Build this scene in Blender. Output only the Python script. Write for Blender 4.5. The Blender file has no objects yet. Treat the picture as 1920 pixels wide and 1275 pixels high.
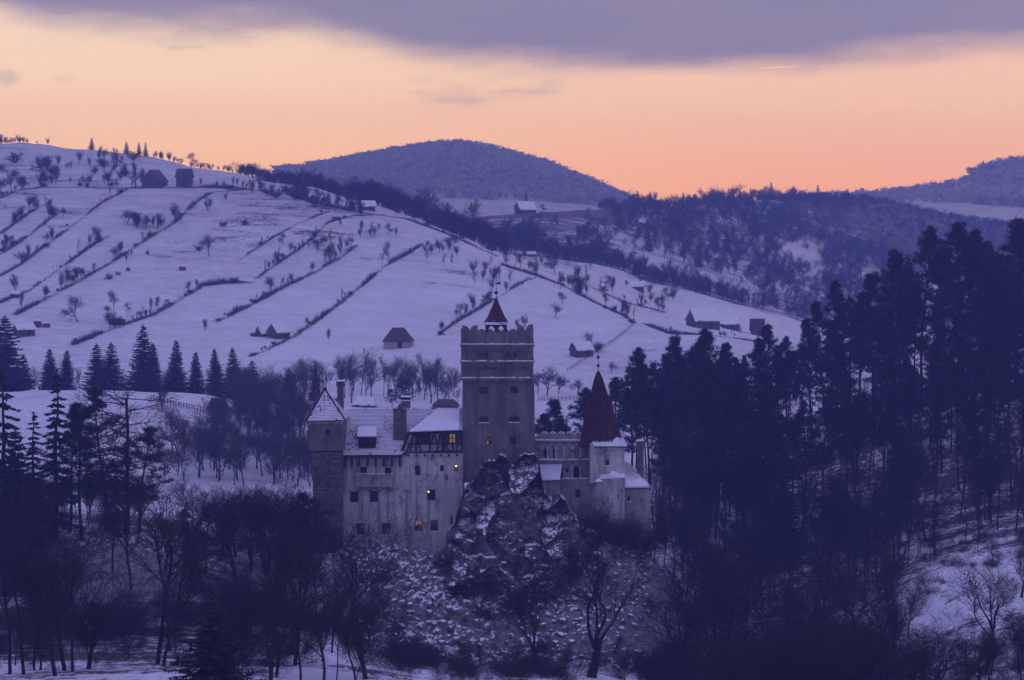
import bpy, math, random
import numpy as np
from math import radians, sin, cos, tan, atan, pi, sqrt

# ------------------------------------------------------------------ camera
SC = bpy.context.scene
COL = SC.collection
F, W0, H0 = 4800.0, 960.0, 637.5            # focal length and centre in photo pixels (1920 wide)
PITCH = radians(2.6)
cam_d = bpy.data.cameras.new('camera'); cam = bpy.data.objects.new('camera', cam_d); COL.objects.link(cam)
cam_d.lens = 90; cam_d.sensor_width = 36; cam_d.clip_start = 1; cam_d.clip_end = 20000
cam.location = (0, 0, 0); cam.rotation_euler = (pi/2 - PITCH, 0, 0)
SC.camera = cam
SC.view_settings.view_transform = 'Standard'
try: SC.view_settings.look = 'None'
except Exception: pass
SC.view_settings.exposure = 0; SC.view_settings.gamma = 1; SC.view_settings.use_curve_mapping = False
SC.render.engine = 'CYCLES'
SC.cycles.use_denoising = True
SC.cycles.max_bounces = 4; SC.cycles.diffuse_bounces = 2; SC.cycles.glossy_bounces = 2
SC.cycles.transparent_max_bounces = 4; SC.cycles.volume_bounces = 0

def e_of(py):
    return tan(atan((H0-py)/F) - PITCH)
def P(px, py, Y):
    v = (H0-py)/F; t = Y/(cos(PITCH)+v*sin(PITCH))
    return ((px-W0)/F*t, Y, t*(v*cos(PITCH)-sin(PITCH)))
def u_of(px, py=800): return P(px, py, 1.0)[0]
def to_px(x, y, z):
    d = y*cos(PITCH) - z*sin(PITCH)
    return (W0 + F*x/d, H0 - F*(z*cos(PITCH)+y*sin(PITCH))/d)

# ------------------------------------------------------------------ world (dusk sky)
SIGMA = 3.6e-4; HAZE_TOP = 125.0; HAZE_END = 3120.0; HAZE_COL = (0.28, 0.38, 1.0)
AIR = (0.20, 0.17, 0.33)                    # what the air itself adds towards the glow
SUN_EL, SUN_AZ = radians(-2.5), radians(4)
def lin(c): return tuple((v/255/12.92 if v <= 10 else ((v/255+.055)/1.055)**2.4) for v in c)
def beyond(py, rgb):
    """Radiance the open sky needs so that it reads as rgb after the haze in front of it."""
    e = e_of(py); L = min(HAZE_END, HAZE_TOP/max(e, .01)); out = []
    for c, k, a in zip(lin(rgb), HAZE_COL, AIR):
        T = math.exp(-SIGMA*k*L); out.append(max(.02, (c-a*(1-T))/T))
    return (e, tuple(out))
w = bpy.data.worlds.new('World'); SC.world = w; w.use_nodes = True
nt = w.node_tree; nt.nodes.clear()
def N(nt, t, **k):
    n = nt.nodes.new(t)
    for a, b in k.items():
        if a == 'inp':
            for i, v in b.items():
                if isinstance(v, bpy.types.NodeSocket): nt.links.new(v, n.inputs[i])
                else: n.inputs[i].default_value = v
        else: setattr(n, a, b)
    return n
def M(nt, op, a, b=None, c=None):
    d = {0: a}
    if b is not None: d[1] = b
    if c is not None: d[2] = c
    return N(nt, 'ShaderNodeMath', operation=op, inp=d).outputs[0]
def MR(nt, v, a, b, c=0.0, d=1.0, smooth=True):
    return N(nt, 'ShaderNodeMapRange', interpolation_type='SMOOTHSTEP' if smooth else 'LINEAR', clamp=True,
             inp={0: v, 1: a, 2: b, 3: c, 4: d}).outputs[0]
def MIX(nt, f, a, b):
    n = N(nt, 'ShaderNodeMix', data_type='RGBA')
    for i, v in ((0, f), (6, a), (7, b)):
        if isinstance(v, bpy.types.NodeSocket): nt.links.new(v, n.inputs[i])
        else: n.inputs[i].default_value = v if i == 0 else (*v, 1)[:4]
    return n.outputs[2]
def RAMP(nt, f, stops, interp='LINEAR'):
    n = N(nt, 'ShaderNodeValToRGB'); n.color_ramp.interpolation = interp
    el = n.color_ramp.elements
    while len(el) < len(stops): el.new(0.5)
    for s, (p, c) in zip(el, stops): s.position = p; s.color = (*c, 1) if len(c) == 3 else c
    nt.links.new(f, n.inputs[0]); return n.outputs[0]

tc = N(nt, 'ShaderNodeTexCoord')
sx = N(nt, 'ShaderNodeSeparateXYZ', inp={0: tc.outputs['Generated']})
dx, dy, dz = sx.outputs
az = M(nt, 'ARCTAN2', dx, dy)
caz = M(nt, 'COSINE', M(nt, 'SUBTRACT', az, 0.06))
# afterglow near the horizon, west of the camera; deep blue dusk elsewhere
HIGH = [(0.13, (0.90, 0.62, 0.52)), (0.30, (0.45, 0.42, 0.78)), (0.9, (0.35, 0.35, 0.88))]
SKY_L = [beyond(310, (242, 184, 152)), beyond(270, (239, 189, 160)), beyond(200, (237, 192, 166)), beyond(150, (241, 202, 174)), beyond(60, (238, 205, 180)), beyond(0, (232, 196, 178))] + HIGH
SKY_R = [beyond(370, (238, 164, 142)), beyond(310, (235, 168, 148)), beyond(260, (233, 174, 152)), beyond(190, (234, 186, 162)), beyond(100, (236, 188, 168)), beyond(0, (226, 178, 168))] + HIGH
SCALE_SKY = 4.0
def skyramp(st): return RAMP(nt, dz, [(p, tuple(c/SCALE_SKY for c in col)) for p, col in st])
lr = MR(nt, az, -0.16, 0.16)
glow_c = MIX(nt, lr, skyramp(SKY_L), skyramp(SKY_R))
dusk_c = RAMP(nt, dz, [(0.0, (0.34/4, 0.32/4, 0.74/4)), (0.3, (0.34/4, 0.335/4, 0.84/4)), (1.0, (0.34/4, 0.34/4, 0.88/4))])
base_c = MIX(nt, MR(nt, caz, -0.1, 0.93), dusk_c, glow_c)
# cloud bank: its lower edge by azimuth, frayed by noise
fc = N(nt, 'ShaderNodeFloatCurve')
edge_pts = [(-3000, 90), (-700, 40), (0, 22), (60, 42), (130, 50), (300, 52), (430, 54), (560, 62), (680, 74), (760, 94), (900, 108), (1080, 118), (1300, 124), (1500, 122), (1660, 100), (1920, 88), (2600, 70), (5000, 100)]
cv = fc.mapping.curves[0]
ep = [(min(1, max(0, (atan((p-960)/F)+1)/2)), e_of(q)*8) for p, q in edge_pts]
ep[0] = (0.0, ep[0][1]); ep[-1] = (1.0, ep[-1][1])
for i, (a, b) in enumerate(ep):
    if i == 0: cv.points[0].location = (a, b)
    elif i == len(ep)-1: cv.points[-1].location = (a, b)
    else: cv.points.new(a, b)
fc.mapping.update()
nt.links.new(MR(nt, az, -1, 1, 0, 1, False), fc.inputs[1])
edge = M(nt, 'MULTIPLY', fc.outputs[0], 1/8)
cc = N(nt, 'ShaderNodeCombineXYZ', inp={0: M(nt, 'MULTIPLY', az, 1.0), 1: M(nt, 'MULTIPLY', dz, 4.2), 2: 0.37})
n1 = N(nt, 'ShaderNodeTexNoise', inp={'Vector': cc.outputs[0], 'Scale': 16.0, 'Detail': 7.0, 'Roughness': 0.58})
n2 = N(nt, 'ShaderNodeTexNoise', inp={'Vector': cc.outputs[0], 'Scale': 5.0, 'Detail': 3.0})
d_edge = M(nt, 'SUBTRACT', dz, edge)
d_edge = M(nt, 'ADD', d_edge, M(nt, 'MULTIPLY', M(nt, 'SUBTRACT', n1.outputs[0], 0.5), 0.019))
cmask = MR(nt, d_edge, -0.0085, 0.0080)
# thin veils below the bank, a small puff far left
veil = M(nt, 'MULTIPLY', MR(nt, n1.outputs[0], 0.55, 0.75), MR(nt, d_edge, -0.030, -0.004))
px_, py_ = atan((18-960)/F), e_of(152)
r2 = M(nt, 'ADD', M(nt, 'POWER', M(nt, 'MULTIPLY', M(nt, 'SUBTRACT', az, px_), 1/0.006), 2.0), M(nt, 'POWER', M(nt, 'MULTIPLY', M(nt, 'SUBTRACT', dz, py_), 1/0.0042), 2.0))
puff = MR(nt, M(nt, 'SUBTRACT', M(nt, 'MULTIPLY', n1.outputs[0], 2.2), r2), 0.2, 1.3)
r3 = M(nt, 'ADD', M(nt, 'POWER', M(nt, 'MULTIPLY', M(nt, 'SUBTRACT', az, atan((125-960)/F)), 1/0.007), 2.0), M(nt, 'POWER', M(nt, 'MULTIPLY', M(nt, 'SUBTRACT', dz, e_of(152)), 1/0.003), 2.0))
puff2 = M(nt, 'MULTIPLY', MR(nt, M(nt, 'SUBTRACT', M(nt, 'MULTIPLY', n1.outputs[0], 2.0), r3), 0.2, 1.3), 0.18)
cmask = M(nt, 'MAXIMUM', cmask, M(nt, 'MAXIMUM', M(nt, 'MULTIPLY', puff, 0.32), M(nt, 'MAXIMUM', puff2, M(nt, 'MULTIPLY', veil, 0.5))))
cl_lo = MIX(nt, MR(nt, n2.outputs[0], 0.35, 0.7), (0.26/4, 0.225/4, 0.36/4), (0.19/4, 0.185/4, 0.325/4))
cloud_c = MIX(nt, MR(nt, dz, 0.07, 0.5), cl_lo, (0.35/4, 0.35/4, 0.88/4))
sky_c = MIX(nt, cmask, base_c, cloud_c)
# contrail catching the last light
ct0, ct1 = atan((1418-960)/F), atan((1500-960)/F)
tt = M(nt, 'DIVIDE', M(nt, 'SUBTRACT', az, ct0), ct1-ct0)
ctz = M(nt, 'ADD', e_of(130.5), M(nt, 'MULTIPLY', tt, e_of(126)-e_of(130.5)))
ctm = M(nt, 'MULTIPLY', MR(nt, M(nt, 'ABSOLUTE', M(nt, 'SUBTRACT', dz, ctz)), 0.0, 0.00042, 1, 0), M(nt, 'MULTIPLY', MR(nt, tt, 0.0, 0.25), MR(nt, tt, 0.7, 1.0, 1, 0)))
sky_c = MIX(nt, M(nt, 'MULTIPLY', ctm, 0.32), sky_c, (1.9/4, 0.95/4, 0.8/4))
bg = N(nt, 'ShaderNodeBackground', inp={0: sky_c, 1: SCALE_SKY})
nis = N(nt, 'ShaderNodeTexSky', sky_type='NISHITA', sun_disc=False)
nis.sun_elevation = SUN_EL; nis.sun_rotation = SUN_AZ; nis.altitude = 800
bg2 = N(nt, 'ShaderNodeBackground', inp={0: nis.outputs[0], 1: 0.05})
ad = N(nt, 'ShaderNodeAddShader', inp={0: bg.outputs[0], 1: bg2.outputs[0]})
N(nt, 'ShaderNodeOutputWorld', inp={0: ad.outputs[0]})
w.cycles.sampling_method = 'MANUAL'; w.cycles.sample_map_resolution = 1024

sun_d = bpy.data.lights.new('afterglow_sun', 'SUN'); sun_d.energy = 0.05; sun_d.angle = radians(20); sun_d.color = (1.0, 0.72, 0.55)
sun = bpy.data.objects.new('afterglow_sun', sun_d); COL.objects.link(sun)
sun.location = (40, 300, 120)
sun.rotation_euler = (-(pi/2 - radians(3)), 0, -SUN_AZ)   # shines from the glow towards the camera, low

# ------------------------------------------------------------------ helpers
def tag(o, label=None, cat=None, group=None, kind=None):
    if label: o['label'] = label
    if cat: o['category'] = cat
    if group: o['group'] = group
    if kind: o['kind'] = kind
    return o
def empty(name, loc=(0, 0, 0), rz=0.0):
    o = bpy.data.objects.new(name, None); COL.objects.link(o)
    o.location = loc; o.rotation_euler = (0, 0, rz); o.empty_display_size = 0.5
    return o
def link(name, me, parent=None):
    o = bpy.data.objects.new(name, me); COL.objects.link(o)
    if parent is not None: o.parent = parent
    return o
def np_mesh(name, V, Fc, mats, mi=None, smooth=False):
    """V (n,3), Fc (m,k) array of k-gons -> mesh, fast."""
    me = bpy.data.meshes.new(name)
    V = np.asarray(V, np.float32); Fc = np.asarray(Fc, np.int32)
    me.vertices.add(len(V)); me.vertices.foreach_set('co', V.ravel())
    k = Fc.shape[1]
    me.loops.add(Fc.size); me.loops.foreach_set('vertex_index', Fc.ravel())
    me.polygons.add(len(Fc)); me.polygons.foreach_set('loop_start', np.arange(0, Fc.size, k, dtype=np.int32))
    if mi is not None: me.polygons.foreach_set('material_index', np.asarray(mi, np.int32))
    me.polygons.foreach_set('use_smooth', np.full(len(Fc), bool(smooth)))
    for m in mats: me.materials.append(m)
    me.update(calc_edges=True); me.validate()
    return me
class MB:
    def __init__(s): s.v = []; s.f = []; s.m = []
    def face(s, pts, mi=0):
        i = len(s.v); s.v += [tuple(p) for p in pts]; s.f.append(tuple(range(i, i+len(pts)))); s.m.append(mi)
    def hexa(s, b, t, mi=0):
        """b, t: 4 bottom and 4 top points, both counter-clockwise seen from above."""
        i = len(s.v); s.v += [tuple(p) for p in b] + [tuple(p) for p in t]
        for q in ((3, 2, 1, 0), (4, 5, 6, 7), (0, 1, 5, 4), (1, 2, 6, 5), (2, 3, 7, 6), (3, 0, 4, 7)):
            s.f.append(tuple(i+k for k in q)); s.m.append(mi)
    def box(s, x0, x1, y0, y1, z0, z1, mi=0):
        s.hexa([(x0, y0, z0), (x1, y0, z0), (x1, y1, z0), (x0, y1, z0)], [(x0, y0, z1), (x1, y0, z1), (x1, y1, z1), (x0, y1, z1)], mi)
    def prism_y(s, poly, y0, y1, mi=0):
        """poly: (x,z) points counter-clockwise seen from the camera side (-y), extruded from y0 to y1."""
        n = len(poly); i = len(s.v)
        s.v += [(x, y0, z) for x, z in poly] + [(x, y1, z) for x, z in poly]
        s.f.append(tuple(range(i, i+n))); s.f.append(tuple(range(i+2*n-1, i+n-1, -1))); s.m += [mi, mi]
        for k in range(n):
            a, b = i+k, i+(k+1) % n
            s.f.append((b, a, a+n, b+n)); s.m.append(mi)
    def prism_x(s, poly, x0, x1, mi=0):
        n = len(poly); i = len(s.v)
        s.v += [(x0, y, z) for y, z in poly] + [(x1, y, z) for y, z in poly]
        s.f.append(tuple(range(i+n-1, i-1, -1))); s.f.append(tuple(range(i+n, i+2*n))); s.m += [mi, mi]
        for k in range(n):
            a, b = i+k, i+(k+1) % n
            s.f.append((a, b, b+n, a+n)); s.m.append(mi)
    def tube(s, p, q, r0, r1=None, n=6, mi=0):
        r1 = r0 if r1 is None else r1
        p = np.array(p, float); q = np.array(q, float); d = q-p; L = np.linalg.norm(d)
        if L < 1e-9: return
        d /= L; a = np.cross(d, (0, 0, 1) if abs(d[2]) < .9 else (1, 0, 0)); a /= np.linalg.norm(a); b = np.cross(d, a)
        i = len(s.v)
        for c, r in ((p, r0), (q, r1)):
            for k in range(n):
                t = 2*pi*k/n; s.v.append(tuple(c + r*(cos(t)*a + sin(t)*b)))
        for k in range(n):
            k2 = (k+1) % n; s.f.append((i+k, i+n+k, i+n+k2, i+k2)); s.m.append(mi)
        s.f.append(tuple(range(i, i+n))); s.f.append(tuple(range(i+2*n-1, i+n-1, -1))); s.m += [mi, mi]
    def lathe(s, c, prof, n=12, mi=0):
        i = len(s.v); c = np.array(c, float)
        for r, z in prof:
            for k in range(n):
                t = 2*pi*k/n; s.v.append((c[0]+r*cos(t), c[1]+r*sin(t), c[2]+z))
        for j in range(len(prof)-1):
            for k in range(n):
                k2 = (k+1) % n; a = i+j*n
                s.f.append((a+k, a+k2, a+n+k2, a+n+k)); s.m.append(mi)
    def build(s, name, mats, parent=None, origin=None, smooth=False):
        me = bpy.data.meshes.new(name)
        v = s.v if origin is None else [(a-origin[0], b-origin[1], c-origin[2]) for a, b, c in s.v]
        me.from_pydata(v, [], s.f); 
        for m in (mats if isinstance(mats, (list, tuple)) else [mats]): me.materials.append(m)
        me.polygons.foreach_set('material_index', s.m)
        if smooth: me.polygons.foreach_set('use_smooth', [True]*len(s.f))
        me.update()
        return link(name, me, parent)

ORD = ['', 'first', 'second', 'third', 'fourth', 'fifth', 'sixth', 'seventh', 'eighth', 'ninth', 'tenth', 'eleventh', 'twelfth', 'thirteenth', 'fourteenth', 'fifteenth', 'sixteenth', 'seventeenth', 'eighteenth', 'nineteenth', 'twentieth']
ORD += ['twenty-' + ORD[i] for i in range(1, 10)] + ['thirtieth'] + ['thirty-' + ORD[i] for i in range(1, 10)] + ['fortieth'] + ['forty-' + ORD[i] for i in range(1, 10)]

# ------------------------------------------------------------------ materials
def mat(name, fn=None, col=(0.5, 0.5, 0.5), rough=0.9):
    m = bpy.data.materials.new(name); m.use_nodes = True; t = m.node_tree; t.nodes.clear()
    b = N(t, 'ShaderNodeBsdfPrincipled'); b.inputs['Roughness'].default_value = rough
    b.inputs['Specular IOR Level'].default_value = 0.2
    b.inputs['Base Color'].default_value = (*col, 1)
    N(t, 'ShaderNodeOutputMaterial', inp={0: b.outputs[0]})
    if fn: fn(t, b)
    return m
def pos(t): return N(t, 'ShaderNodeNewGeometry').outputs['Position']
def noise(t, v, scale, detail=4.0, rough=0.55, dist=0.0):
    return N(t, 'ShaderNodeTexNoise', inp={'Vector': v, 'Scale': scale, 'Detail': detail, 'Roughness': rough, 'Distortion': dist}).outputs[0]
def scaled(t, v, s, rot=(0, 0, 0)):
    return N(t, 'ShaderNodeMapping', inp={0: v, 2: rot, 3: s}).outputs[0]
def setc(t, b, c): t.links.new(c, b.inputs['Base Color'])
def bump(t, b, h, strength=0.5, dist=0.1):
    t.links.new(N(t, 'ShaderNodeBump', inp={'Strength': strength, 'Distance': dist, 'Height': h}).outputs[0], b.inputs['Normal'])
def up(t): return N(t, 'ShaderNodeSeparateXYZ', inp={0: N(t, 'ShaderNodeNewGeometry').outputs['True Normal']}).outputs[2]
SNOW = (0.80, 0.80, 0.82)
def snowed(col1, col2, scale, lo, hi, nscale, namp, bmp=0.0, big=0.0):
    """Rough two-tone surface, snow lying where it faces up (and by noise)."""
    def fn(t, b):
        p = pos(t); n = noise(t, p, scale, 6)
        c = MIX(t, MR(t, n, 0.32, 0.68), col1, col2)
        s = M(t, 'ADD', up(t), M(t, 'MULTIPLY', M(t, 'SUBTRACT', noise(t, p, nscale, 5), 0.5), namp))
        if big: s = M(t, 'ADD', s, M(t, 'MULTIPLY', M(t, 'SUBTRACT', noise(t, p, 0.075, 4), 0.5), big))
        setc(t, b, MIX(t, MR(t, s, lo, hi), c, SNOW))
        if bmp: bump(t, b, n, bmp, 0.15)
    return fn

def f_ground(t, b):
    p = pos(t)
    scrub = N(t, 'ShaderNodeAttribute', attribute_name='scrub').outputs['Fac']
    rock = N(t, 'ShaderNodeAttribute', attribute_name='rock').outputs['Fac']
    big = noise(t, p, 0.012, 3)
    fine = noise(t, scaled(t, p, (1, 1, 2.2)), 0.75, 8, 0.72)
    mid = noise(t, scaled(t, p, (0.35, 1, 1), (0, 0, 0.5)), 0.10, 6, 0.65)
    litter = M(t, 'ADD', M(t, 'MULTIPLY', M(t, 'SUBTRACT', fine, 0.5), 1.9), M(t, 'ADD', M(t, 'MULTIPLY', M(t, 'SUBTRACT', mid, 0.5), 2.0), M(t, 'MULTIPLY', M(t, 'SUBTRACT', big, 0.5), 0.5)))
    m1 = MR(t, M(t, 'ADD', litter, scrub), 0.42, 0.62)
    snow = MIX(t, MR(t, mid, 0.3, 0.7), (0.78, 0.78, 0.80), (0.68, 0.68, 0.70))
    thin = M(t, 'ADD', noise(t, scaled(t, p, (0.5, 1, 1.6), (0, 0, 0.35)), 0.35, 8, 0.72), M(t, 'MULTIPLY', M(t, 'SUBTRACT', big, 0.5), 0.5))
    snow = MIX(t, MR(t, thin, 0.42, 0.72, 0, 0.5), snow, (0.36, 0.33, 0.315))
    th = N(t, 'ShaderNodeAttribute', attribute_name='thin').outputs['Fac']
    thn = MR(t, noise(t, scaled(t, p, (0.4, 1, 1.4), (0, 0, 0.4)), 0.16, 8, 0.75), 0.30, 0.66, 0.35, 1.3)
    snow = MIX(t, M(t, 'MINIMUM', M(t, 'MULTIPLY', th, thn), 0.9), snow, (0.25, 0.225, 0.21))
    grass = MIX(t, fine, (0.05, 0.04, 0.035), (0.12, 0.095, 0.075))
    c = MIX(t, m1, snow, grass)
    # bare limestone on the castle hill: snow only on ledges
    rc = MIX(t, noise(t, p, 0.5, 7, 0.7), (0.07, 0.065, 0.06), (0.26, 0.245, 0.235))
    s = M(t, 'ADD', up(t), M(t, 'MULTIPLY', M(t, 'SUBTRACT', noise(t, p, 0.55, 7, 0.7), 0.5), 1.5))
    s = M(t, 'ADD', s, M(t, 'MULTIPLY', M(t, 'SUBTRACT', noise(t, p, 0.055, 4, 0.6), 0.5), 2.3))
    rc = MIX(t, MR(t, s, 0.94, 1.06), rc, SNOW)
    setc(t, b, MIX(t, rock, c, rc))
    bump(t, b, fine, 0.35, 0.25)
M_GROUND = mat('snowy_ground', f_ground)
M_BARK = mat('bark', snowed((0.014, 0.011, 0.010), (0.032, 0.026, 0.024), 3.0, 0.86, 1.0, 0.8, 0.75))
M_BARK2 = mat('pale_bark', snowed((0.05, 0.045, 0.043), (0.16, 0.15, 0.14), 2.0, 2.0, 3.0, 0.8, 0.1))
def f_twig(t, b): setc(t, b, MIX(t, noise(t, pos(t), 0.25, 3), (0.016, 0.012, 0.0115), (0.036, 0.028, 0.025)))
M_TWIG = mat('twigs', f_twig)
def f_needle(t, b):
    p = pos(t); c = MIX(t, MR(t, noise(t, p, 0.6, 4), 0.35, 0.65), (0.005, 0.008, 0.006), (0.024, 0.032, 0.022))
    s = M(t, 'MULTIPLY', MR(t, noise(t, p, 0.9, 6, 0.75), 0.60, 0.72), MR(t, M(t, 'ABSOLUTE', up(t)), 0.35, 0.8))
    setc(t, b, MIX(t, M(t, 'MULTIPLY', s, 0.75), c, (0.6, 0.6, 0.62)))
M_NEEDLE = mat('needles', f_needle, rough=0.7)
def f_scrubtw(t, b): setc(t, b, MIX(t, noise(t, pos(t), 0.3, 3), (0.045, 0.035, 0.03), (0.10, 0.08, 0.065)))
def f_hazetw(t, b): setc(t, b, MIX(t, noise(t, pos(t), 0.012, 5, 0.6), (0.28, 0.265, 0.255), (0.55, 0.52, 0.50)))
M_HAZETWIG = mat('haze_paled_twigs', f_hazetw)  # far twigs painted pale, putting the missing distance haze into their colour
M_MIDTWIG = mat('mist_paled_twigs', lambda t, b: setc(t, b, MIX(t, noise(t, pos(t), 0.02, 5), (0.035, 0.03, 0.03), (0.085, 0.075, 0.07))))  # grey lightened so that the twig colour carries the valley mist
M_HEDGE = mat('hedge_twigs', f_scrubtw)
def f_plaster(c1, c2, dirt):
    def fn(t, b):
        p = pos(t); a = noise(t, p, 0.28, 7, 0.65)
        st = noise(t, scaled(t, p, (1.6, 1.6, 0.13)), 0.8, 5, 0.6)
        c = MIX(t, MR(t, a, 0.3, 0.7), c1, c2)
        c = MIX(t, MR(t, st, 0.46, 0.70, 0, dirt), c, (0.075, 0.065, 0.06))
        c = MIX(t, MR(t, noise(t, p, 0.6, 8, 0.7), 0.52, 0.66, 0, dirt), c, (0.09, 0.08, 0.074))
        setc(t, b, c); bump(t, b, noise(t, p, 2.2, 6, 0.7), 0.4, 0.08)
    return fn
M_PLASTER = mat('pale_plaster', f_plaster((0.62, 0.59, 0.55), (0.40, 0.375, 0.35), 0.7))
M_PLASTER2 = mat('weathered_plaster', f_plaster((0.22, 0.20, 0.185), (0.12, 0.108, 0.10), 0.75))
M_PLASTER3 = mat('grey_plaster', f_plaster((0.42, 0.39, 0.36), (0.24, 0.22, 0.205), 0.65))
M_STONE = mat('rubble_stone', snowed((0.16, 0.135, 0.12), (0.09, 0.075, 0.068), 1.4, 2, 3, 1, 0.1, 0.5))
def f_block(t, b):
    p = pos(t); r = N(t, 'ShaderNodeNewGeometry').outputs['Random Per Island']
    c = MIX(t, r, (0.085, 0.07, 0.063), (0.22, 0.18, 0.155)); c = MIX(t, MR(t, noise(t, p, 0.5, 5), 0.45, 0.7, 0, 0.5), c, (0.07, 0.06, 0.055))
    setc(t, b, c); bump(t, b, noise(t, p, 4, 5), 0.4, 0.05)
M_BLOCK = mat('masonry_blocks', f_block)
def f_tile(t, b):
    p = pos(t); r = N(t, 'ShaderNodeNewGeometry').outputs['Random Per Island']
    c = MIX(t, r, (0.055, 0.032, 0.03), (0.11, 0.06, 0.052))
    s = M(t, 'ADD', M(t, 'MULTIPLY', up(t), 0.5), M(t, 'MULTIPLY', M(t, 'SUBTRACT', noise(t, p, 0.30, 4, 0.6), 0.5), 0.9))
    s = M(t, 'ADD', s, M(t, 'MULTIPLY', M(t, 'SUBTRACT', r, 0.5), 0.42))
    s = M(t, 'ADD', s, M(t, 'MULTIPLY', M(t, 'SUBTRACT', noise(t, p, 5.0, 3), 0.5), 0.35))
    setc(t, b, MIX(t, MR(t, s, 0.155, 0.235), c, SNOW))
M_TILE = mat('snowy_roof_tiles', f_tile)
def f_redtile(t, b):
    p = pos(t); r = N(t, 'ShaderNodeNewGeometry').outputs['Random Per Island']
    c = MIX(t, r, (0.046, 0.020, 0.015), (0.095, 0.040, 0.028)); c = MIX(t, MR(t, noise(t, p, 0.8, 5), 0.42, 0.65, 0, 0.6), c, (0.028, 0.013, 0.012))
    s = M(t, 'ADD', up(t), M(t, 'MULTIPLY', M(t, 'SUBTRACT', noise(t, p, 1.2, 5, 0.7), 0.5), 0.9))
    setc(t, b, MIX(t, MR(t, s, 0.74, 0.86), c, SNOW))
M_REDTILE = mat('red_roof_tiles', f_redtile)
def f_snow(t, b):
    p = pos(t); setc(t, b, MIX(t, noise(t, p, 0.8, 5), (0.74, 0.74, 0.77), (0.84, 0.84, 0.86))); bump(t, b, noise(t, p, 1.5, 5), 0.3, 0.1)
M_SNOW = mat('snow', f_snow, col=SNOW)
def f_wood(t, b):
    p = pos(t); setc(t, b, MIX(t, noise(t, scaled(t, p, (4, 4, 0.6)), 1.5, 5), (0.022, 0.017, 0.015), (0.06, 0.045, 0.038)))
M_WOOD = mat('dark_timber', f_wood)
def f_plank(t, b):
    p = pos(t); setc(t, b, MIX(t, noise(t, scaled(t, p, (2, 2, 0.3)), 1.5, 5), (0.05, 0.04, 0.035), (0.13, 0.11, 0.095)))
M_PLANK = mat('weathered_planks', f_plank)
def f_glass(t, b):
    b.inputs['Roughness'].default_value = 0.15; b.inputs['Specular IOR Level'].default_value = 0.5
M_GLASS = mat('window_glass', f_glass, col=(0.012, 0.012, 0.015))
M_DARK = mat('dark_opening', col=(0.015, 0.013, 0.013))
def lit(name, c, s):
    def fn(t, b):
        b.inputs['Emission Color'].default_value = (*c, 1); b.inputs['Emission Strength'].default_value = s
    return mat(name, fn, col=(0.2, 0.12, 0.05))
M_LIT = lit('lamp_lit_glass', (1.0, 0.50, 0.16), 0.17)
M_LIT2 = lit('dim_lit_glass', (0.8, 0.5, 0.25), 0.012)
M_LAMP = lit('bright_lamp', (1.0, 0.62, 0.10), 3.2)
M_IRON = mat('dark_iron', col=(0.02, 0.018, 0.018), rough=0.6)
M_ROCK = mat('limestone', snowed((0.05, 0.045, 0.042), (0.17, 0.155, 0.145), 0.9, 0.72, 0.86, 0.8, 1.2, 0.9, 0.9))
M_RUBBLE = mat('wall_stones', snowed((0.08, 0.07, 0.062), (0.26, 0.235, 0.21), 0.6, 0.58, 0.70, 0.6, 0.5, 0.5, 1.2))
def f_hay(t, b): setc(t, b, MIX(t, noise(t, scaled(t, pos(t), (1, 1, 3)), 2.0, 5), (0.06, 0.045, 0.03), (0.13, 0.10, 0.065)))
M_HAY = mat('old_hay', f_hay)
M_LIME = mat('whitewash', f_plaster((0.45, 0.42, 0.38), (0.33, 0.30, 0.27), 0.3))
M_SHINGLE = mat('wood_shingles', snowed((0.055, 0.042, 0.036), (0.11, 0.085, 0.072), 1.2, 2, 3, 1, 0.1, 0.3))
def f_shsnow(t, b):
    p = pos(t); n = noise(t, p, 0.5, 6, 0.65)
    setc(t, b, MIX(t, MR(t, n, 0.40, 0.47), (0.07, 0.055, 0.05), SNOW))
M_SHSNOW = mat('snowy_shingles', f_shsnow)
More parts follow.
